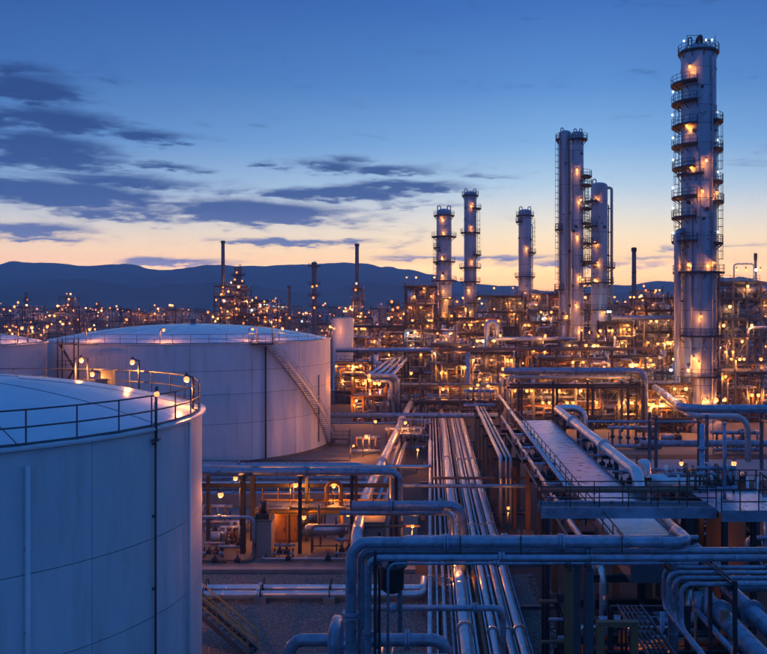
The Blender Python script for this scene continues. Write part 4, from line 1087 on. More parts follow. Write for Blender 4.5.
# ------------------------------------------------------------------ lit pump pad on the left
def manifold(label, x, y, n, z0, sp, h, seed, mats=('painted_pipe', 'rusty_pipe', 'cladding'), r=.1, group=None, dy=0):
    """a bank of upright valved pipes between two headers"""
    rg = random.Random(seed); t = thing('valve_manifold', label, 'valves', (x, y, z0), group)
    xs = [x + (i - (n - 1) / 2) * sp for i in range(n)]
    for q, yy in ((z0 + .35, y), (z0 + h, y + .5)):
        m = MB(); m.cyl((xs[0] - .5, yy, q), (xs[-1] + .5, yy, q), r * 1.5, 12); m.obj('header_pipe', mats[0], t)
    for xx in xs:
        hh = h * rg.uniform(.8, 1.25); m = MB(); m.sweep([(xx, y, z0 + .2), (xx, y, z0 + hh), (xx, y + .5, z0 + hh), (xx, y + .5, z0 + h)], r * .8, 10, r * 2) if hh > h * 1.03 else m.sweep([(xx, y, z0 + .2), (xx, y, z0 + h), (xx, y + .5, z0 + h)], r * .8, 10, r * 2)
        m.obj('riser', rg.choice(mats), t)
        valve(t, Vector((xx, y - .02, z0 + h * rg.uniform(.35, .6))), Vector((0, 0, 1)) if False else Vector((1, 0, 0)), r * .9)
    for xx in (xs[0] - .4, xs[-1] + .4): place(UBOX['dark_steel'], 'leg', t, (xx, y + .25, 0 if z0 < 1 else z0 - .1), None, (.1, .1, z0 + h * .8 if z0 < 1 else h * .8))
    return t
def hpost(parent, x, y, h, mat='dark_steel', w=.28, z=0, nm='column'): return place(UH[mat], nm, parent, (x, y, z), None, (w, w, h))
rk = thing('pipe_rack', 'dark steel pipe rack over the lit pump pad', 'pipe rack', (-12, 64, .16))
for px in (196, 243, 300, 352, 396):
    x = WX(px, 64)
    for y in (64, 67.5): hpost(rk, x, y, 5.6, z=.16, w=.34 if px == 243 else .24)
    MB().ibeam((x, 63.4, 5.62), (x, 68.1, 5.62), .2, .3).obj('cross_beam', 'dark_steel', rk)
for y in (67.5,): MB().ibeam((-24, y, 4.4), (WX(400, 64), y, 4.4), .16, .3).obj('side_beam', 'dark_steel', rk)
zR = 5.77
pipe('rack_pipe', 'thick front pipe on the pump pad rack, bent down at its right end', [(-25, 64.2, zR + .29), (WX(399, 64.2), 64.2, zR + .29), (WX(399, 64.2), 64.2, .3)], .29, 'painted_pipe', .8, 18, 2.2, [(0, .3), (0, .7), (1, .5)])
pipe('rack_pipe', 'second pipe on the pump pad rack behind the thick one', [(-25, 65.2, zR + .2), (WX(392, 65.2), 65.2, zR + .2), (WX(392, 65.2), 65.2, .3)], .2, 'bright_cladding', .6, 16, 0, [(0, .5)])
pipe('rack_pipe', 'thin rusty pipe third on the pump pad rack', [(-25, 66.1, zR + .12), (WX(388, 66.1), 66.1, zR + .12)], .12, 'rusty_pipe', .5, 12)
pipe('rack_pipe', 'thin pale pipe at the back of the pump pad rack', [(-25, 67.0, zR + .15), (WX(430, 67), 67, zR + .15), (WX(430, 67), 80, zR + .15)], .14, 'cladding', .5, 12)
pipe('rack_pipe', 'low grey pipe along the left front of the pump pad rack', [(-25, 63.1, 3.0), (WX(254, 63.1), 63.1, 3.0), (WX(254, 63.1), 63.1, .4)], .13, 'painted_pipe', .4, 12, 0, [(0, .8)])
pipe('rack_pipe', 'low thin rusty pipe along the right front of the pump pad rack', [(WX(312, 63.4), 63.4, .4), (WX(312, 63.4), 63.4, 2.3), (WX(420, 63.4), 63.4, 2.3)], .08, 'rusty_pipe', .3, 10)
# operators' platform under the rack
op = thing('operating_platform', 'amber-lit operating platform with handrails above the pump pad', 'platform', (WX(320, 67), 67, .16))
xa, xb = WX(256, 66), WX(386, 66); zd = 3.0
for i in range(8):
    q0 = xa + (xb - xa) * i / 8; q1 = xa + (xb - xa) * (i + 1) / 8
    MB().box(q0 + .01, q1 - .01, 65.6, 68.6, zd - .06, zd).obj('deck_panel', 'deck_grating', op)
MB().ibeam((xa, 65.7, zd - .22), (xb, 65.7, zd - .22), .16, .3).obj('edge_beam', 'yellow_paint', op)
MB().ibeam((xa, 68.5, zd - .22), (xb, 68.5, zd - .22), .16, .3).obj('edge_beam', 'dark_steel', op)
for i in range(5):
    x = xa + .2 + (xb - xa - .4) * i / 4
    for y in (65.8, 68.4): place(UBOX['dark_steel'], 'leg', op, (x, y, .16), None, (.14, .14, zd - .5))
rails(op, 'handrail', [(xa, 68.5, zd), (xb, 68.5, zd)], 'yellow_paint', 1.15, 1.3, .035)
rails(op, 'handrail', [(xa + 2.6, 65.7, zd), (xb - 3, 65.7, zd)], 'yellow_paint', 1.15, 1.3, .035)
lamp_post('amber lamp on the operating platform in front of the tank', (WX(290, 66.5), 66.5, zd), 1.75, 420, arm=.1, size=1.4)
lamp_post('amber lamp inside the yellow arch on the operating platform', (WX(333, 67.4), 67.4, zd), 1.5, 420, arm=.05, size=1.3)
lamp_post('amber lamp on a post left of the operating platform', (WX(240, 68.5), 68.5, .16), 4.7, 380, arm=.35, rz=R(180), size=1.3)
pipe('arch_pipe', 'yellow arched pipe lit by a lamp on the operating platform', [(WX(327, 67), 67, zd), (WX(327, 67), 67, zd + 1.75), (WX(341, 67), 67, zd + 1.75), (WX(341, 67), 67, .4)], .17, 'yellow_paint' if False else 'rusty_pipe', .5, 12)
for px_, yy_, pw_ in ((268, 66.6, 160), (304, 65.3, 130), (348, 66.3, 130)): lamp(op, (WX(px_, yy_), yy_, zd - .45), pw_, size=.8)  # added under-deck lamps, brightening the pad where the solid deck blocks the lamps above
lamp(rk, (WX(222, 64), 63.6, 4.6), 300, size=1.0); lamp(rk, (WX(372, 64), 65.2, 3.6), 120, size=.8)
def block(name, label, cat, px0, px1, Y, dp, h, mat, z=.16, cap=None):
    x0, x1 = WX(px0, Y), WX(px1, Y); t = thing(name, label, cat, ((x0 + x1) / 2, Y, z))
    m = MB(); m.box(x0, x1, Y, Y + dp, z, z + h); m.obj('body', mat, t)
    if cap: MB().box(x0 - .06, x1 + .06, Y - .06, Y + dp + .06, z + h, z + h + .1).obj('top_cap', cap, t)
    return t, x0, x1
t, x0, x1 = block('concrete_plinth', 'tall dark concrete plinth on the pump pad left of the orange cabinet', 'plinth', 252, 271, 63.2, 1.5, 2.5, 'concrete_block', cap='concrete')
m = MB(); m.cbox(((x0 + x1) / 2, 63.9, 2.95), (1.0, 1.0, .4)); m.cyl(((x0 + x1) / 2, 63.9, 3.1), ((x0 + x1) / 2, 63.9, 4.0), .3, 12); m.obj('motor', 'dark_steel', t)
t, x0, x1 = block('control_cabinet', 'orange control cabinet on the pump pad', 'cabinet', 275, 297, 67, .9, 2.1, 'orange_cabinet', cap='orange_cabinet')
for i in range(2):
    q0 = x0 + (x1 - x0) * i / 2; q1 = x0 + (x1 - x0) * (i + 1) / 2
    d_ = MB().box(q0 + .05, q1 - .05, 66.96, 66.995, .32, 2.1).obj('door', 'orange_cabinet', t)
    MB().box(q1 - .17, q1 - .12, 66.92, 66.958, 1.0, 1.3).obj('handle', 'dark_steel', d_)
t, x0, x1 = block('concrete_plinth', 'wide dark plinth on the pump pad right of the horizontal drum', 'plinth', 354, 384, 63.5, 2.2, 2.3, 'concrete_block', cap='concrete')
dr = thing('horizontal_drum', 'silver horizontal drum on a steel stand at the right of the pump pad', 'drum', (WX(325, 65), 65, .16))
xa2, xb2 = WX(308, 64.6), WX(346, 64.6); m = MB(); c = 1.75
m.cyl((xa2, 64.6, c), (xb2, 64.6, c), .42, 20); m.obj('shell', 'bright_cladding', dr)
for s, x in ((-1, xa2), (1, xb2)):
    m = MB(); m.cyl((x, 64.6, c), (x + s * .22, 64.6, c), .42, 20, .22); m.obj('end_cap', 'bright_cladding', dr)
for x in (xa2 + .3, xb2 - .3):
    for y in (64.2, 65.0): place(UBOX['grey_steel'], 'leg', dr, (x, y, .16), None, (.1, .1, 1.3))
    MB().cbox((x, 64.6, 1.35), (.3, .9, .12)).obj('saddle', 'grey_steel', dr)
MB().cbox(((xa2 + xb2) / 2, 64.6, .55), (xb2 - xa2 - .4, .08, .08)).obj('brace', 'grey_steel', dr)
m = MB(); m.cyl((xa2 + .8, 64.6, c + .4), (xa2 + .8, 64.6, 3.6), .09, 10); m.cyl((xb2 - .7, 64.6, c + .4), (xb2 - .7, 64.6, 2.7), .12, 10); m.obj('nozzle', 'grey_steel', dr)
def pump(label, x, y, z=.16, s=1.0, rz=0):
    t = thing('pump', label, 'pump', (x, y, z))
    MB().box(x - 1.1 * s, x + 1.1 * s, y - .4 * s, y + .4 * s, z, z + .25 * s).obj('skid', 'concrete_block', t)
    MB().cyl((x - 1.0 * s, y, z + .65 * s), (x + .1 * s, y, z + .65 * s), .34 * s, 14).obj('motor', 'painted_pipe', t)
    m = MB(); m.cyl((x + .35 * s, y, z + .65 * s), (x + .8 * s, y, z + .65 * s), .42 * s, 14); m.cyl((x + .6 * s, y, z + .9 * s), (x + .6 * s, y, z + 1.6 * s), .12 * s, 10); m.obj('casing', 'dark_steel', t)
    MB().cyl((x + .1 * s, y, z + .65 * s), (x + .35 * s, y, z + .65 * s), .1 * s, 8).obj('shaft_guard', 'yellow_paint', t)
    return t
for i, (pa, pb, y, r_, lb) in enumerate(((200, 250, 61.6, .09, 'thin pipe lying along the front edge of the pump pad'), (262, 350, 62.0, .07, 'thin pipe lying on the pad before the orange cabinet'), (205, 240, 70, .12, 'short grey pipe on the pad behind the left pump'))):
    pipe('pad_pipe', lb, [(WX(pa, y), y + 2, .35), (WX(pa, y), y, .35), (WX(pb, y), y, .35), (WX(pb, y), y + 1.6, .35), (WX(pb, y), y + 1.6, 1.4)], r_, ('rusty_pipe', 'cladding', 'painted_pipe')[i], .3, 10, 0, [(1, .5)], valves=[(1, .3), (1, .75)])
for i, px in enumerate((212, 283, 345)):
    manifold(('left', 'middle', 'right')[i] + ' low valve group near the front edge of the pump pad', WX(px, 62.6), 62.8, 2, .16, .5, (.9, .8, 1.2)[i], 90 + i, r=.07)
pump('pump at the left of the lit pad near the lamp post', WX(226, 66), 66, s=1.1)
pump('pump half hidden behind the dark plinth', WX(246, 69), 69, s=1.2)
pump('pump at the back of the pad under the operating platform', WX(310, 70.5), 70.5, s=1.2)
pump('pump right of the wide plinth beside the rack downpipe', WX(388, 62.5), 62.5, s=.9)
manifold('cluster of valves on the pad at the foot of the rack column', WX(232, 64.5), 64.6, 3, .16, .5, 1.6, 1)
manifold('bank of valves left on the pad behind the pumps', WX(210, 72), 72, 5, .16, .6, 1.5, 2)
manifold('bank of valves between the orange cabinet and the drum', WX(301, 66), 68.9, 3, .16, .5, 1.9, 3)
# fence rail and ground pipes behind the pad
fr = thing('guard_rail', 'long thin guard rail behind the lit pump pad', 'railing', (-18, 80.4, 0))
rails(fr, 'handrail', [(-34, 80.6, 0), (-9, 80.6, 0)], 'dark_steel', 1.9, 2.0, .04, True, (1.35, .9), 0)
for i, (Y, z, r_, mt, lb) in enumerate(((82.5, .6, .22, 'painted_pipe', 'grey ground pipe nearest behind the guard rail'), (84, .5, .14, 'rusty_pipe', 'rusty ground pipe behind the guard rail'), (86, .8, .25, 'cladding', 'silver ground pipe midway to the middle tank'), (89.5, .7, .16, 'painted_pipe', 'thin grey ground pipe midway to the middle tank'), (93.5, 1.3, .3, 'painted_pipe', 'thick blue-grey ground pipe closest to the middle tank'))):
    pipe('ground_pipe', lb, [(-40, Y, z), (WX(386 - 6 * i, Y), Y, z), (WX(386 - 6 * i, Y), Y - 3, z)], r_, mt, .5, 12, 0, [(0, .6), (0, .85)])
rails(thing('guard_rail', 'low guard rail running along the foot of the middle tank', 'railing', (-20, 96.6, 0)), 'handrail', [(-42, 96.8, .02), (-9, 96.8, .02)], 'dark_steel', 1.2, 2.4, .035, True, (.6,), 0)

# ------------------------------------------------------------------ between the middle tank and the floor pipes
pipe('diagonal_pipe', 'large silver pipe running away diagonally left of the floor row', [(WX(360, 64), 61, .2), (WX(360, 64), 61, 2.3), (WX(366, 73.5), 73.5, 2.3), (WX(393, 105), 105, 2.3), (WX(412, 150), 150, 2.3)], .42, 'bright_cladding', 1.0, 20, 2.2, [(2, .5), (3, .4)])
pipe('diagonal_pipe', 'thinner pipe beside the large diagonal pipe', [(WX(372, 70), 70, 1.5), (WX(398, 105), 105, 1.5), (WX(417, 150), 150, 1.5)], .16, 'cladding', 1, 14, 0, [(0, .6)])
pipe('diagonal_pipe', 'slim pipe right of the diagonal pair, nearest the floor row', [(WX(383, 76), 76, .8), (WX(404, 112), 112, .8)], .14, 'bright_cladding', 1, 12)
pipe('diagonal_pipe', 'slimmest pipe of the diagonal bundle by the lit valves', [(WX(389, 80), 80, .8), (WX(406, 112), 112, .8)], .11, 'cladding', 1, 12)
pipe('cross_pipe', 'blue pipe running right from behind the middle tank to the duct', [(WX(326, 125), 125, WZ(415.5, 125)), (WX(498, 125), 125, WZ(415.5, 125))], .36, 'painted_pipe', .8, 16, 3, [(0, .4)])
pipe('cross_pipe', 'thin pipe just under the blue cross pipe', [(WX(326, 122), 122, WZ(423, 122)), (WX(432, 122), 122, WZ(423, 122))], .14, 'painted_pipe', .8, 12)
pipe('cross_pipe', 'grey pipe crossing behind the floor row and rising at its right end', [(WX(376, 152), 152, WZ(396.5, 152)), (WX(468, 152), 152, WZ(396.5, 152)), (WX(468, 152), 152, WZ(352, 152))], .36, 'painted_pipe', .9, 16, 3)
pipe('cross_pipe', 'high pipe level with the slim white tank, dropping at its right end', [(WX(336, 186), 186, WZ(350, 186)), (WX(456, 186), 186, WZ(350, 186)), (WX(456, 186), 186, WZ(378, 186))], .5, 'painted_pipe', 1.1, 16, 4)
for i, q in enumerate((0, 6, 12, 18)):
    z = 7; pipe('trestle_pipe', ('first', 'second', 'third', 'fourth')[i] + ' from left of four pale pipes slanting away beyond the middle tank', [(WX(369 + q * 1.25, 143), 143, z), (WX(390 + q * .9, 188), 188, z)], .3, 'bright_cladding', .8, 14)
tr = thing('pipe_trestle', 'steel trestle carrying the four slanting pale pipes', 'pipe rack', (WX(385, 160), 160, 0))
for y in (145, 165, 184):
    x0 = WX(369 + (390 - 369) * (y - 143) / 45, y) - .6; x1 = x0 + 5
    MB().ibeam((x0, y, 6.55), (x1, y, 6.55), .2, .3).obj('cross_beam', 'dark_steel', tr)
    for x in (x0 + .2, x1 - .2): hpost(tr, x, y, 6.4)
pipe('hook_pipe', 'outer of two hooked pipes right of the amber valve platform', [(WX(372, 142), 142, WZ(376, 142)), (WX(397, 142), 142, WZ(376, 142)), (WX(397, 142), 142, .4)], .42, 'painted_pipe', 1.0, 18)
pipe('hook_pipe', 'inner of two hooked pipes right of the amber valve platform', [(WX(372, 140), 140, WZ(381, 140)), (WX(391, 140), 140, WZ(381, 140)), (WX(391, 140), 140, .4)], .26, 'painted_pipe', .7, 16)
frame('amber-lit valve platform right of the middle tank', WX(352, 138), WX(385, 138), 138, 142, [4.2], 4, 71, 4, 420, 'brown_steel', dens=2.0, lsize=1.2)
lamp_post('bright amber lamp above the amber-lit valve platform', (WX(366, 136.9), 136.9, 0), 7.1, 420, size=1.7, arm=.1, r=.07)
frame('open cross rack carrying pipes beyond the floor row', WX(400, 146), WX(500, 146), 146, 150, [2.6, 5.2], 6, 72, 4, 300, 'grey_steel', dens=1.2, lsize=1.1, name='pipe_rack', cat='pipe rack', vess=False)
manifold('amber-lit valve bank beside the diagonal pipe', WX(405, 110), 110, 6, .2, .8, 2.6, 9, r=.16)
manifold('valve bank at the foot of the middle tank right side', WX(366, 108), 108, 4, .1, .8, 1.9, 10, r=.16)
manifold('valve bank right of the diagonal pipes near the cross pipe', WX(415, 120), 120, 4, .2, .9, 2.4, 11, r=.16)
lamp_post('amber lamp over the orange-lit ground by the tank stair', (WX(363, 107), 106.6, 0), 2.6, 420, size=1.5, arm=.1)
lamp_post('taller amber lamp above the valve bank by the tank', (WX(372, 109.5), 109.5, 0), 4.0, 420, size=1.5, arm=.1)
lamp_post('amber lamp on a rail frame beside the diagonal pipe', (WX(402, 108.5), 108.5, 0), 4.0, 420, size=1.5, arm=.1)
lamp_post('low amber lamp close to the foot of the tank stair', (WX(350, 103.5), 103.5, 0), 1.9, 260, size=1.0, arm=.1)
rf_ = thing('rail_frame', 'amber-lit tubular rail frame right of the diagonal pipe', 'railing', (WX(415, 108), 108, 0))
rails(rf_, 'handrail', [(WX(400, 107.5), 107.5, 2.6), (WX(422, 107.5), 107.5, 2.6), (WX(422, 110), 110, 2.6)], 'yellow_paint', 1.9, 1.1, .05, True, (.9,), 0)
MB().box(WX(400, 107.5), WX(422, 107.5), 107.4, 110.2, 2.5, 2.58).obj('deck', 'deck_grating', rf_)
for px in (401, 411, 421): place(UBOX['dark_steel'], 'leg', rf_, (WX(px, 107.6), 107.6, 0), None, (.14, .14, 2.5))

# lamps that warm the floor pipes from between them
lamp_post('small amber lamp low between the floor pipes under the foreground bridge', (1.5, 55.5, .05), 1.9, 160, size=.8, arm=.05)
lamp_post('small amber lamp right of the floor pipes before the brown columns', (6.0, 68.0, .05), 2.6, 130, size=.9, arm=.05)
lamp_post('small amber lamp left of the floor pipes behind the fat crossing pipe', (-1.3, 62.5, .2), 2.4, 220, size=.9, arm=.05)
lamp_post('small amber lamp beside the floor pipes at the blue cross pipe', (-1.4, 96, .05), 2.6, 260, size=1.0, arm=.05)
# ------------------------------------------------------------------ the flat-topped duct on the right
ZD = 7.0
dt = thing('covered_duct', 'wide flat-topped pale duct on brown columns running away right of the floor pipes', 'duct', (10.2, 60, 0))
DX0, DX1 = 8.7, 11.75
ys = [38.2 + 2.4 * i for i in range(21)]
for i, (a, b) in enumerate(zip(ys, ys[1:])):
    m = MB(); m.box(DX0, DX1, a + .01, b - .01, ZD - .05, ZD + (.0 if i % 2 else .006)); m.obj('cover_panel', 'duct_sheet', dt)
m = MB()
q = ys[-1]
for i in range(6):
    a0, a1 = R(90 - 15 * i), R(90 - 15 * (i + 1)); rr = 1.0
    m.add([(x, q + rr * math.cos(a) , ZD - rr + rr * math.sin(a)) for a in (a0, a1) for x in (DX0, DX1)], [(0, 1, 3, 2)], True)
m.obj('rounded_end', 'duct_sheet', dt)
m = MB(); m.box(DX0 + .02, DX1 - .02, 38.25, q + .5, ZD - .95, ZD - .06); m.obj('duct_body', 'grey_steel', dt)
for x in (DX0 - .06, DX1 + .06):
    m = MB(); m.box(x - .055, x + .055, 38.1, q, ZD - .22, ZD + .07); m.obj('edge_angle', 'grey_steel', dt)
for y in (39.5, 47, 55, 62, 70, 78, 86.5):
    for x in (DX0 + .1, DX1 - .1): hpost(dt, x if x > 10 else x - 1.0, y, ZD - 1.3, 'brown_steel', .36)
    MB().ibeam((DX0 - 1.7, y, ZD - 1.12), (DX1 + 1.5, y, ZD - 1.12), .24, .32).obj('cross_beam', 'dark_steel', dt)
    place(UBOX['concrete'], 'footing', dt, (DX0 - .9, y, 0), None, (.8, .8, .25))
# pipes and rail along its left side
pipe('side_pipe', 'pale pipe along the top left edge of the flat duct', [(8.05, 50, 7.5), (8.3, 106, 7.5)], .14, 'bright_cladding', .4, 14, 0, [(0, .3), (0, .7)])
pipe('side_pipe', 'upper thin pipe slung left of the flat duct', [(7.45, 40, 1), (7.45, 40, 6.7), (7.45, 92, 6.7)], .10, 'cladding', .4, 12, 0, [(1, .3)])
pipe('side_pipe', 'lower thick pipe slung left of the flat duct', [(7.75, 39.4, 1), (7.75, 39.4, 6.2), (7.75, 88, 6.2), (7.75, 88, 2)], .17, 'bright_cladding', .5, 14, 2, [(1, .4), (1, .7)])
pipe('side_pipe', 'rusty thin pipe slung lowest left of the flat duct', [(7.2, 40.5, 1), (7.2, 40.5, 6.08), (7.2, 84, 6.08), (7.2, 84, 1)], .08, 'rusty_pipe', .4, 12)
dr_ = thing('duct_railing', 'dark handrail running along the left of the flat duct', 'railing', (7.3, 65, ZD))
rails(dr_, 'handrail', [(8.5, 38.5, 6.95), (8.5, 86, 6.95)], 'dark_steel', 1.05, 2.4, .03, True, (.55,), 0)
for i, (x, y) in enumerate(((8.1, 48), (8.0, 53), (8.1, 60), (8.0, 67), (8.1, 74))):
    manifold(('nearest', 'second nearest', 'middle', 'second farthest', 'farthest')[i] + ' of the small valve clusters along the duct left side', x - .2, y, 2, 6.2, .5, 1.1, 30 + i, r=.07)
# brown columns of a lower pipe way left of the duct
lw = thing('pipe_rack', 'row of brown columns with cross beams between the floor pipes and the duct', 'pipe rack', (6.0, 80, 0))
for y in (72, 78.5, 85, 92, 99, 106):
    for x in (5.6, 6.9): hpost(lw, x, y, 5.6, 'brown_steel', .3)
    MB().ibeam((5.2, y, 5.65), (7.3, y, 5.65), .2, .26).obj('cross_beam', 'dark_steel', lw)
for x in (5.6, 6.9): MB().ibeam((x, 71.6, 4.1), (x, 106.4, 4.1), .14, .22).obj('tie_beam', 'dark_steel', lw)
for i, (x, r_, mt) in enumerate(((5.7, .16, 'bright_cladding'), (6.15, .10, 'cladding'), (6.5, .12, 'painted_pipe'))):
    pipe('rack_pipe', ('left', 'middle', 'right')[i] + ' pipe on the brown column rack beyond the duct', [(x, 71, .6), (x, 71, 5.8 + r_), (x, 110, 5.8 + r_)], r_, mt, .4, 12)
manifold('tangle of valves at the far end of the brown column rack', 6.0, 107.5, 5, 5.8, .7, 2.0, 41, r=.13)
lamp_post('amber lamp at the far end of the brown column rack', (5.5, 108.8, 0), 8.6, 300, size=1.4, arm=.1, r=.06)
lamp_post('second amber lamp at the far end of the brown column rack', (7.0, 112, 0), 8.2, 300, size=1.4, arm=.1, r=.06)
# large pipe right of the duct
zH = 8.0
pipe('large_pipe', 'large pale pipe running beside the duct right edge with a looped far end', [(15.4, 88, 1.0), (15.4, 88, zH), (12.6, 88, zH), (12.6, 53, zH), (12.6, 53, 5.0)], .36, 'bright_cladding', 1.1, 22, 2.2, [(2, .3), (2, .7)])
pipe('side_pipe', 'thin pipe between the duct and the large pale pipe', [(12.0, 46, 6.6), (12.0, 86, 6.6)], .09, 'cladding', .3, 12)
pipe('side_pipe', 'rusty pipe under the large pale pipe', [(12.55, 44, 6.3), (12.55, 86, 6.3), (12.55, 86, 1)], .14, 'rusty_pipe', .4, 12, 0, [(0, .5)])
for i, y in enumerate((52, 58, 64.5, 72)):
    manifold(('nearest', 'second', 'third', 'farthest')[i] + ' valve cluster under the large pale pipe beside the duct', 12.9, y, 2, 5.9, .55, 1.2, 50 + i, r=.08)
# steelwork that carries the large pipe
ls = thing('pipe_trestle', 'steel support frames under the large pale pipe beside the duct', 'pipe support', (12.4, 70, 0))
for y in (54, 62, 70, 78, 86):
    hpost(ls, 13.15, y, 7.6, 'dark_steel', .24)
    MB().ibeam((12.1, y, 7.48), (13.6, y, 7.48), .18, .22).obj('arm', 'dark_steel', ls)

# ------------------------------------------------------------------ footbridge over the duct
ZF = 8.15; YF = 43.0
fb = thing('footbridge', 'blue-grey steel footbridge with railings crossing over the duct', 'footbridge', (9.7, YF, 0))
xa, xb = WX(541, YF), WX(716, YF)
npan = 9
for i in range(npan):
    q0 = xa + (xb - xa) * i / npan; q1 = xa + (xb - xa) * (i + 1) / npan
    MB().box(q0 + .012, q1 - .012, YF, YF + 1.3, ZF - .05, ZF).obj('deck_panel', 'deck_grating', fb)
for y, mt in ((YF - .04, 'painted_pipe'), (YF + 1.34, 'painted_pipe')):
    MB().box(xa, xb, y - .03, y + .03, ZF - .42, ZF + .12).obj('girder', mt, fb)
for y in (YF - .02, YF + 1.32):
    rails(fb, 'handrail', [(xa, y, ZF), (xb, y, ZF)], 'dark_steel', 1.12, 1.42, .03, True, (.58,), 0)
for x in (xa + .3, DX1 + 1.0):
    for y in (YF + .1, YF + 1.2): hpost(fb, x, y, ZF - .45, 'dark_steel', .24)
# second walkway line further back
pipe('beam_pipe', 'dark horizontal pipe just behind the footbridge', [(WX(540, 46.4), 46.4, WZ(489.5, 46.4)), (WX(692, 46.4), 46.4, WZ(489.5, 46.4))], .13, 'rusty_pipe', .3, 14)
# platform at the right end, stairs down to the right
pf = thing('end_platform', 'blue steel platform with railings at the right end of the footbridge', 'platform', (15.6, 44.5, 0))
X0, X1, Y0, Y1 = WX(716, YF) + .02, WX(716, YF) + 3.6, 42.2, 47.5
for i in range(3):
    for j in range(3):
        q0 = X0 + (X1 - X0) * i / 3; p0 = Y0 + (Y1 - Y0) * j / 3
        MB().box(q0 + .012, q0 + (X1 - X0) / 3 - .012, p0 + .012, p0 + (Y1 - Y0) / 3 - .012, ZF - .05, ZF).obj('deck_plate', 'duct_sheet', pf)
for y in (Y0, Y1): MB().box(X0, X1, y - .03, y + .03, ZF - .4, ZF + .1).obj('girder', 'painted_pipe', pf)
rails(pf, 'handrail', [(X0, Y0 + .05, ZF), (X1, Y0 + .05, ZF)], 'dark_steel', 1.12, 1.0, .03)
rails(pf, 'handrail', [(X0, Y1 - .05, ZF), (X1, Y1 - .05, ZF)], 'dark_steel', 1.12, 1.0, .03)
for x in (X0 + .2, X1 - .2):
    for y in (Y0 + .2, Y1 - .2): hpost(pf, x, y, ZF - .42, 'dark_steel', .26)
ss = thing('platform_stair', 'steel stair descending right from the end platform', 'stairs', (X1 + 2, 46.6, 0))
A0 = Vector((X1 - .1, 46.4, ZF)); A1 = Vector((X1 + 5.4, 45.2, 3.4))
u = Vector((A1.y - A0.y, -(A1.x - A0.x), 0)).normalized()
for s in (-.5, .5):
    MB().bar(A0 + u * s, A1 + u * s, .06, .28).obj('stringer', 'painted_pipe', ss)
    m = MB()
    for qz in (.55, 1.1): m.bar(A0 + u * s + Vector((0, 0, qz)), A1 + u * s + Vector((0, 0, qz)), .055)
    for i in range(7): p = (A0 + u * s).lerp(A1 + u * s, i / 6); m.bar(p, p + Vector((0, 0, 1.1)), .05)
    m.obj('handrail', 'dark_steel', ss)
for i in range(20):
    p = A0.lerp(A1, (i + .5) / 20); MB().bar(p - u * .48, p + u * .48, .26, .04).obj('tread', 'deck_grating', ss)
for p in (A1,): place(UBOX['dark_steel'], 'leg', ss, (p.x, p.y, 0), None, (.2, .2, 3.4))
manifold('dense upright valves between the footbridge and the end platform', WX(700, 47.5), 48.3, 5, ZF - 1.6, .45, 2.2, 61, r=.09)
manifold('valve cluster on the end platform by the thin mast', WX(722, 46), 46.6, 3, ZF, .5, 1.3, 62, r=.07)
m = MB(); x = WX(724.5, 45.2); m.cyl((x, 45.2, ZF), (x, 45.2, WZ(424, 45.2)), .085, 10); m.cyl((x, 45.2, ZF), (x, 45.2, ZF + .05), .2, 10); m.cyl((x, 45.2, WZ(424, 45.2)), (x, 45.2, WZ(424, 45.2) + .08), .12, 10)
tag(m.obj('mast', 'painted_pipe'), 'thin upright blue mast on the end platform', 'mast')
m = MB(); x = WX(702, 62); m.cyl((x, 62, 0), (x, 62, WZ(424, 62)), .17, 12)
for z_ in (3, 6.2, 8): m.cyl((x, 62, z_), (x, 62, z_ + .2), .3, 12)
tag(m.obj('vent_post', 'painted_pipe'), 'thick upright blue pipe post left of the thin mast', 'pipe')
# pale drum behind the footbridge
d2 = thing('horizontal_drum', 'pale horizontal drum behind the footbridge right of the duct', 'drum', (WX(676, 55), 55, 0))
xa, xb = WX(650, 55), WX(702, 55); c = WZ(483, 55)
MB().cyl((xa, 55, c), (xb, 55, c), .55, 22).obj('shell', 'bright_cladding', d2)
for s, x in ((-1, xa), (1, xb)): MB().lathe(0, 0, [(.55, 0), (.45, .16), (.25, .26), (.01, .3)], 20).obj('end_cap', 'bright_cladding', d2, (0, 0, 0)) if False else MB().cyl((x, 55, c), (x + s * .28, 55, c), .55, 22, .25).obj('end_cap', 'bright_cladding', d2)
for x in (xa + .5, xb - .5):
    MB().cbox((x, 55, c - .6), (.25, .9, .5)).obj('saddle', 'grey_steel', d2); hpost(d2, x, 55, c - .85, 'dark_steel', .24)
m = MB(); m.cyl((xa + 1, 55, c + .5), (xa + 1, 55, c + 1.1), .12, 10); m.cyl((xb - 1, 55, c + .5), (xb - 1, 55, c + 1.0), .16, 10); m.obj('nozzle', 'bright_cladding', d2)
v2 = thing('domed_vessel', 'small upright vessel with pale domed top beyond the footbridge', 'vessel', (WX(644, 66), 66, 0))
x = WX(644, 66); zt = WZ(459, 66)
MB().lathe(x, 66, [(.5, 3.0), (.5, zt - .3), (.42, zt - .12), (.25, zt - .02), (.01, zt)], 20).obj('shell', 'bright_cladding', v2)
for s in (-1, 1): place(UBOX['dark_steel'], 'leg', v2, (x + s * .4, 66, 0), None, (.12, .12, 3.1))

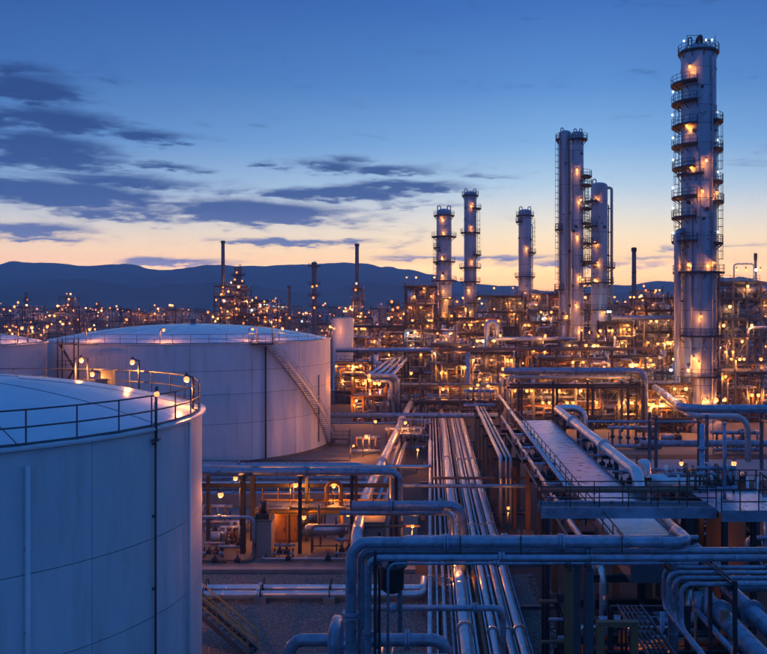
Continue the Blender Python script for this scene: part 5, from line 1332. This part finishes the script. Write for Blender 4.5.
# ------------------------------------------------------------------ bottom right pipes
for i, (py, px) in enumerate(((567.5, 664), (572.5, 668.5), (578, 674), (584, 681.5))):
    Y = F * 10 / (py - VPY); x = WX(px, Y) ; xl = 8.45 + i * .40
    zl = 6.5 - .02 * i
    pipe('hooked_pipe', ('top', 'second', 'third', 'bottom')[i] + ' of four slim pipes bending down at the lower right', [(18, Y, 8), (x, Y, 8), (x, Y, zl), (x - .02, 16, zl)] if False else [(18, Y, 8), (x, Y, 8), (x, Y, zl), (x, 16, zl)], .082, 'painted_pipe', .36, 14, 0, [(0, .55)])
m = MB(); t = thing('pipe_hanger', 'dark clamp stack on the four slim pipes at lower right', 'pipe support', (WX(722, 33), 33, 7))
for x in (WX(722, 33), WX(718, 33)):
    MB().bar((x, 31.6, 8.12), (x, 34.4, 8.12), .05, .05).obj('clamp_bar', 'dark_steel', t); MB().bar((x, 31.6, 7.86), (x, 34.4, 7.86), .08, .1).obj('clamp_bar', 'dark_steel', t)
for y in (31.6, 34.4): place(UBOX['dark_steel'], 'post', t, (WX(722, 33), y, 0), None, (.14, .14, 8.2))
pipe('large_low_pipe', 'very thick blue pipe slanting to the lower right corner', [(12.3, 15, 5), (12.3, 41, 5), (12.3, 41, .5)], .40, 'painted_pipe', 1.0, 24, 1.4, [(0, .86)])
pipe('large_low_pipe', 'thick pipe at the right picture edge beside the very thick one', [(13.75, 15, 5), (13.75, 41.5, 5), (16.5, 41.5, 5)], .36, 'painted_pipe', .9, 24, 1.4, [(0, .85)])
pipe('large_low_pipe', 'slim pipe left of the very thick lower right pipe', [(11.55, 15, 4.9), (11.55, 40, 4.9), (11.55, 40, 1)], .13, 'painted_pipe', .5, 14)
pipe('large_low_pipe', 'slim dark pipe between the two thick lower right pipes', [(13.05, 15, 4.7), (13.05, 42, 4.7)], .12, 'rusty_pipe', .5, 14)
pipe('stub_pipe', 'capped pipe elbow inside the yellow frame at the bottom edge', [(7.0, 21, 5.0), (7.0, 29.2, 5.0), (7.0, 29.2, 2.0)], .33, 'painted_pipe', .7, 20, 0, [(0, .9)])
yf = thing('portal_frame', 'small brown steel portal at the bottom edge right of the gantry post', 'portal', (WX(606, 28), 28, 0))
for px in (600, 634): place(UH['brown_steel'], 'post', yf, (WX(px, 28), 28, 0), None, (.24, .24, WZ(626, 28)))
MB().box(WX(600, 28) - .11, WX(634, 28) + .11, 27.89, 28.11, WZ(626, 28), WZ(626, 28) + .16).obj('lintel', 'brown_steel', yf)
# cable tray
ct = thing('cable_tray', 'ladder cable tray slanting beside the four slim pipes at lower right', 'cable tray', (7.7, 27, 6))
for x in (7.35, 8.25): MB().box(x - .02, x + .02, 16, 34.5, 6.25, 6.4).obj('side_rail', 'grey_steel', ct)
for i in range(37): MB().box(7.37, 8.23, 16.2 + .5 * i, 16.26 + .5 * i, 6.26, 6.3).obj('rung', 'grey_steel', ct)
for i in range(4):
    MB().sweep([(7.5 + .17 * i, 16, 6.36), (7.5 + .17 * i, 34.4, 6.36), (7.5 + .17 * i, 34.4, 4)], .05, 7, .2).obj('cable', 'dark_steel', ct)
# tables of steel that carry the lower right pipes
sb = thing('pipe_trestle', 'dark steel frames under the lower right corner pipes', 'pipe support', (11, 30, 0))
for y in (24, 34.6, 39):
    MB().ibeam((7.0 if y < 36 else 11, y, 4.4 if y > 36 else 4.38), (14.6, y, 4.4), .2, .28).obj('cross_beam', 'dark_steel', sb)
    for x in (7.3, 10.4, 14.3):
        if y < 36 or x > 10: hpost(sb, x if x != 10.4 or y < 36 else 11.2, y, 4.26, 'dark_steel', .26)
    if y < 36: MB().ibeam((7.1, y, 6.2), (10.3, y, 6.2), .16, .2).obj('tray_beam', 'dark_steel', sb); hpost(sb, 10.2, y + .25, 6.1, 'dark_steel', .2); hpost(sb, 7.15, y + .25, 6.1, 'dark_steel', .2)
# rust-lit pipe seen through the gap under the end platform
pipe('large_low_pipe', 'pale pipe in the lit gap under the end platform', [(14.2, 43, 5.0), (14.2, 56, 5.0)], .42, 'bright_cladding', .8, 20)
block('equipment_shelter', 'rust-red lit equipment block under the end platform', 'shelter', 722, 745, 52, 3, 6.0, 'orange_cabinet', 0)
l_ = lamp_post('small amber lamp in the gap under the end platform', (15.7, 50.3, 0), 4.2, 60, size=.6)

# ------------------------------------------------------------------ right middle ground
pipe('trunk_pipe', 'thick trunk pipe bending into view in front of the tallest column', [(WX(655, 122), 122, 7), (WX(686, 95), 96, 7), (62, 96, 7)], .46, 'painted_pipe', 2.2, 22, 3, [(1, .3)])
pipe('trunk_pipe', 'amber-lit second trunk pipe just below the thick one', [(WX(668, 112), 112, 6.0), (WX(690, 98), 97.5, 6.0), (WX(748, 97.5), 97.5, 6.0), (WX(748, 97.5), 97.5, 1)], .32, 'bright_cladding', 1.6, 20, 3)
pipe('trunk_pipe', 'grey pipe along the far side of the pale road', [(WX(640, 106.5), 106.5, 1.6), (64, 106.5, 1.6)], .42, 'painted_pipe', .8, 18, 3, [(0, .3)])
pipe('trunk_pipe', 'slim level pipe across the yard left of the tallest column foot', [(WX(575, 104), 104, WZ(421.5, 104)), (WX(700, 104), 104, WZ(421.5, 104))], .15, 'painted_pipe', .4, 12)
tf = thing('pipe_rack', 'steel trestles carrying the trunk pipes before the tallest column', 'pipe rack', (34, 96.5, 0))
for x in (24.5, 30, 37, 44, 51):
    for y in (95.4, 98.2): hpost(tf, x, y, 6.4, 'grey_steel', .3)
    MB().ibeam((x, 94.9, 6.4), (x, 98.7, 6.4), .2, .26).obj('cross_beam', 'grey_steel', tf) if False else MB().box(x - .1, x + .1, 94.9, 98.7, 5.4, 5.65).obj('cross_beam', 'grey_steel', tf)
rr_ = thing('guard_rail', 'guard rail along the near side of the pale road at right', 'railing', (40, 91.5, 0))
rails(rr_, 'handrail', [(24, 91.6, 0), (60, 91.6, 0)], 'dark_steel', 1.15, 2.0, .035, True, (.6,), 0)
for px, Y, lb in ((702, 118, 'left'), (713, 119, 'middle'), (722, 121, 'right')):
    lamp_post(lb + ' of three bright amber lamps at the tallest column foot', (WX(px, Y), Y, 0), WZ(398, Y) - .1, 380, size=1.9, arm=.1, r=.06)
lamp_post('amber lamp at the bend of the thick trunk pipe', (WX(659, 116), 116, 0), WZ(396, 116), 420, size=1.6, arm=.1, r=.06)
pipe('elbow_pipe', 'long level grey pipe turning down at its right end in the middle ground', [(WX(504, 125), 125, WZ(371, 125)), (WX(644.5, 125), 125, WZ(371, 125)), (WX(644.5, 125), 125, .5)], .5, 'painted_pipe', 1.3, 22, 3, [(0, .5)])
pipe('elbow_pipe', 'thinner level pipe under the long elbowed grey pipe', [(WX(508, 126), 126, .5), (WX(508, 126), 126, WZ(377, 126)), (WX(630, 126), 126, WZ(377, 126))], .22, 'bright_cladding', .7, 14)
er = thing('pipe_rack', 'steel rack below the long elbowed grey pipe', 'pipe rack', (WX(570, 126), 126, 0))
for px in (520, 555, 590, 625, 640):
    for y in (124, 128): hpost(er, WX(px, 126), y, WZ(383, 126), 'dark_steel', .3)
    MB().ibeam((WX(px, 126), 123.5, WZ(381, 126)), (WX(px, 126), 128.5, WZ(381, 126)), .2, .28).obj('cross_beam', 'dark_steel', er)
for y in (124, 128): MB().ibeam((WX(506, 126), y, WZ(386, 126)), (WX(642, 126), y, WZ(386, 126)), .18, .28).obj('side_beam', 'dark_steel', er)
pipe('level_pipe', 'level pipe with two lamps right of the blue riser pipe', [(WX(489, 165), 165, WZ(339, 165)), (WX(576, 165), 165, WZ(339, 165))], .4, 'painted_pipe', .9, 16, 4)
pipe('level_pipe', 'long dark level pipe across the middle ground', [(WX(440, 152), 152, WZ(349, 152)), (WX(652, 152), 152, WZ(349, 152))], .3, 'rusty_pipe', .9, 14)
pipe('level_pipe', 'high level blue pipe left of the tallest column', [(WX(612, 160), 160, WZ(318, 160)), (WX(684, 160), 160, WZ(318, 160))], .45, 'painted_pipe', .9, 14)
pipe('riser_loop', 'blue riser pipe with looped top in the middle of the plant', [(WX(487, 166), 166, 2), (WX(487, 166), 166, WZ(322, 166)), (WX(497, 166), 166, WZ(322, 166)), (WX(497, 166), 166, WZ(345, 166))], .5, 'painted_pipe', 1.1, 16)
lamp_post('left of two strong lamps below the level pipe in mid plant', (WX(498, 163), 163, 0), WZ(335, 163), 420, size=2.0, arm=.1, r=.07)
lamp_post('right of two strong lamps below the level pipe in mid plant', (WX(543, 163), 163, 0), WZ(335, 163), 420, size=2.0, arm=.1, r=.07)
lamp_post('strong lamp above the left end of the elbowed grey pipe', (WX(500, 127), 127, 0), WZ(368, 127), 420, size=1.7, arm=.1, r=.06)
lamp_post('strong lamp left of the left central column', (WX(413, 188), 188, 0), WZ(331, 188), 420, size=2.2, arm=.1, r=.07)
lamp_post('strong lamp on the pipeway far left of centre', (WX(332, 185), 185, 0), WZ(328, 185), 420, size=1.8, arm=.1, r=.07)
# scattered small things in the yard on the right
for i, (px, Y, s) in enumerate(((648, 113, 1.5), (672, 116, 1.4), (735, 112, 1.6))):
    pump(('leftmost', 'middle', 'rightmost')[i] + ' of the pumps on the yard before the tallest column', WX(px, Y), Y, .01, s)
manifold('valve bank on the yard under the second trunk pipe', WX(740, 108), 109, 6, .1, 1.0, 2.4, 81, r=.16)
manifold('valve bank left of the pumps on the right yard', WX(632, 112), 112, 6, .1, 1.0, 2.6, 82, r=.16)
manifold('valve row along the near edge of the pale road', WX(676, 89), 89, 6, .05, .8, 1.5, 83, r=.12)

# dense steelwork around the walkway
frame('low steel frame packed with pipes behind the end platform', WX(716, 53), WX(775, 53), 56, 62, [3.2, 6.0], 5, 601, 1, 120, 'dark_steel', dens=2.6, lsize=.8, vess=False, decks=False)
frame('low frame of pipes between the large pale pipe and the pale road', WX(655, 74), WX(740, 74), 74, 80, [3.0], 6, 602, 2, 160, 'grey_steel', dens=2.6, lsize=.9, vess=False)
frame('dark cluttered frame under the foreground end of the duct', 6.0, 11.6, 36.2, 40.5, [2.4, 4.6], 4, 603, 1, 60, 'dark_steel', dens=2.4, lsize=.6, vess=False, decks=False)
# ------------------------------------------------------------------ evening haze
hz = MB(); hz.box(-7200, 7200, -5200, 5200, -8, 292)
ho = hz.obj('haze', 'forest', None, (0, 0, 0))
mh = bpy.data.materials.new('haze'); mh.use_nodes = True
mh.node_tree.nodes.clear()
pv = mh.node_tree.nodes.new('ShaderNodeVolumePrincipled'); om = mh.node_tree.nodes.new('ShaderNodeOutputMaterial')
pv.inputs['Color'].default_value = (0.70, 0.83, 1.0, 1); pv.inputs['Density'].default_value = HAZE
pv.inputs['Anisotropy'].default_value = 0.0
mh.node_tree.links.new(pv.outputs[0], om.inputs['Volume'])
ho.data.materials.clear(); ho.data.materials.append(mh)
tag(ho, 'thin blue evening haze over the plain', 'haze', None, 'stuff')
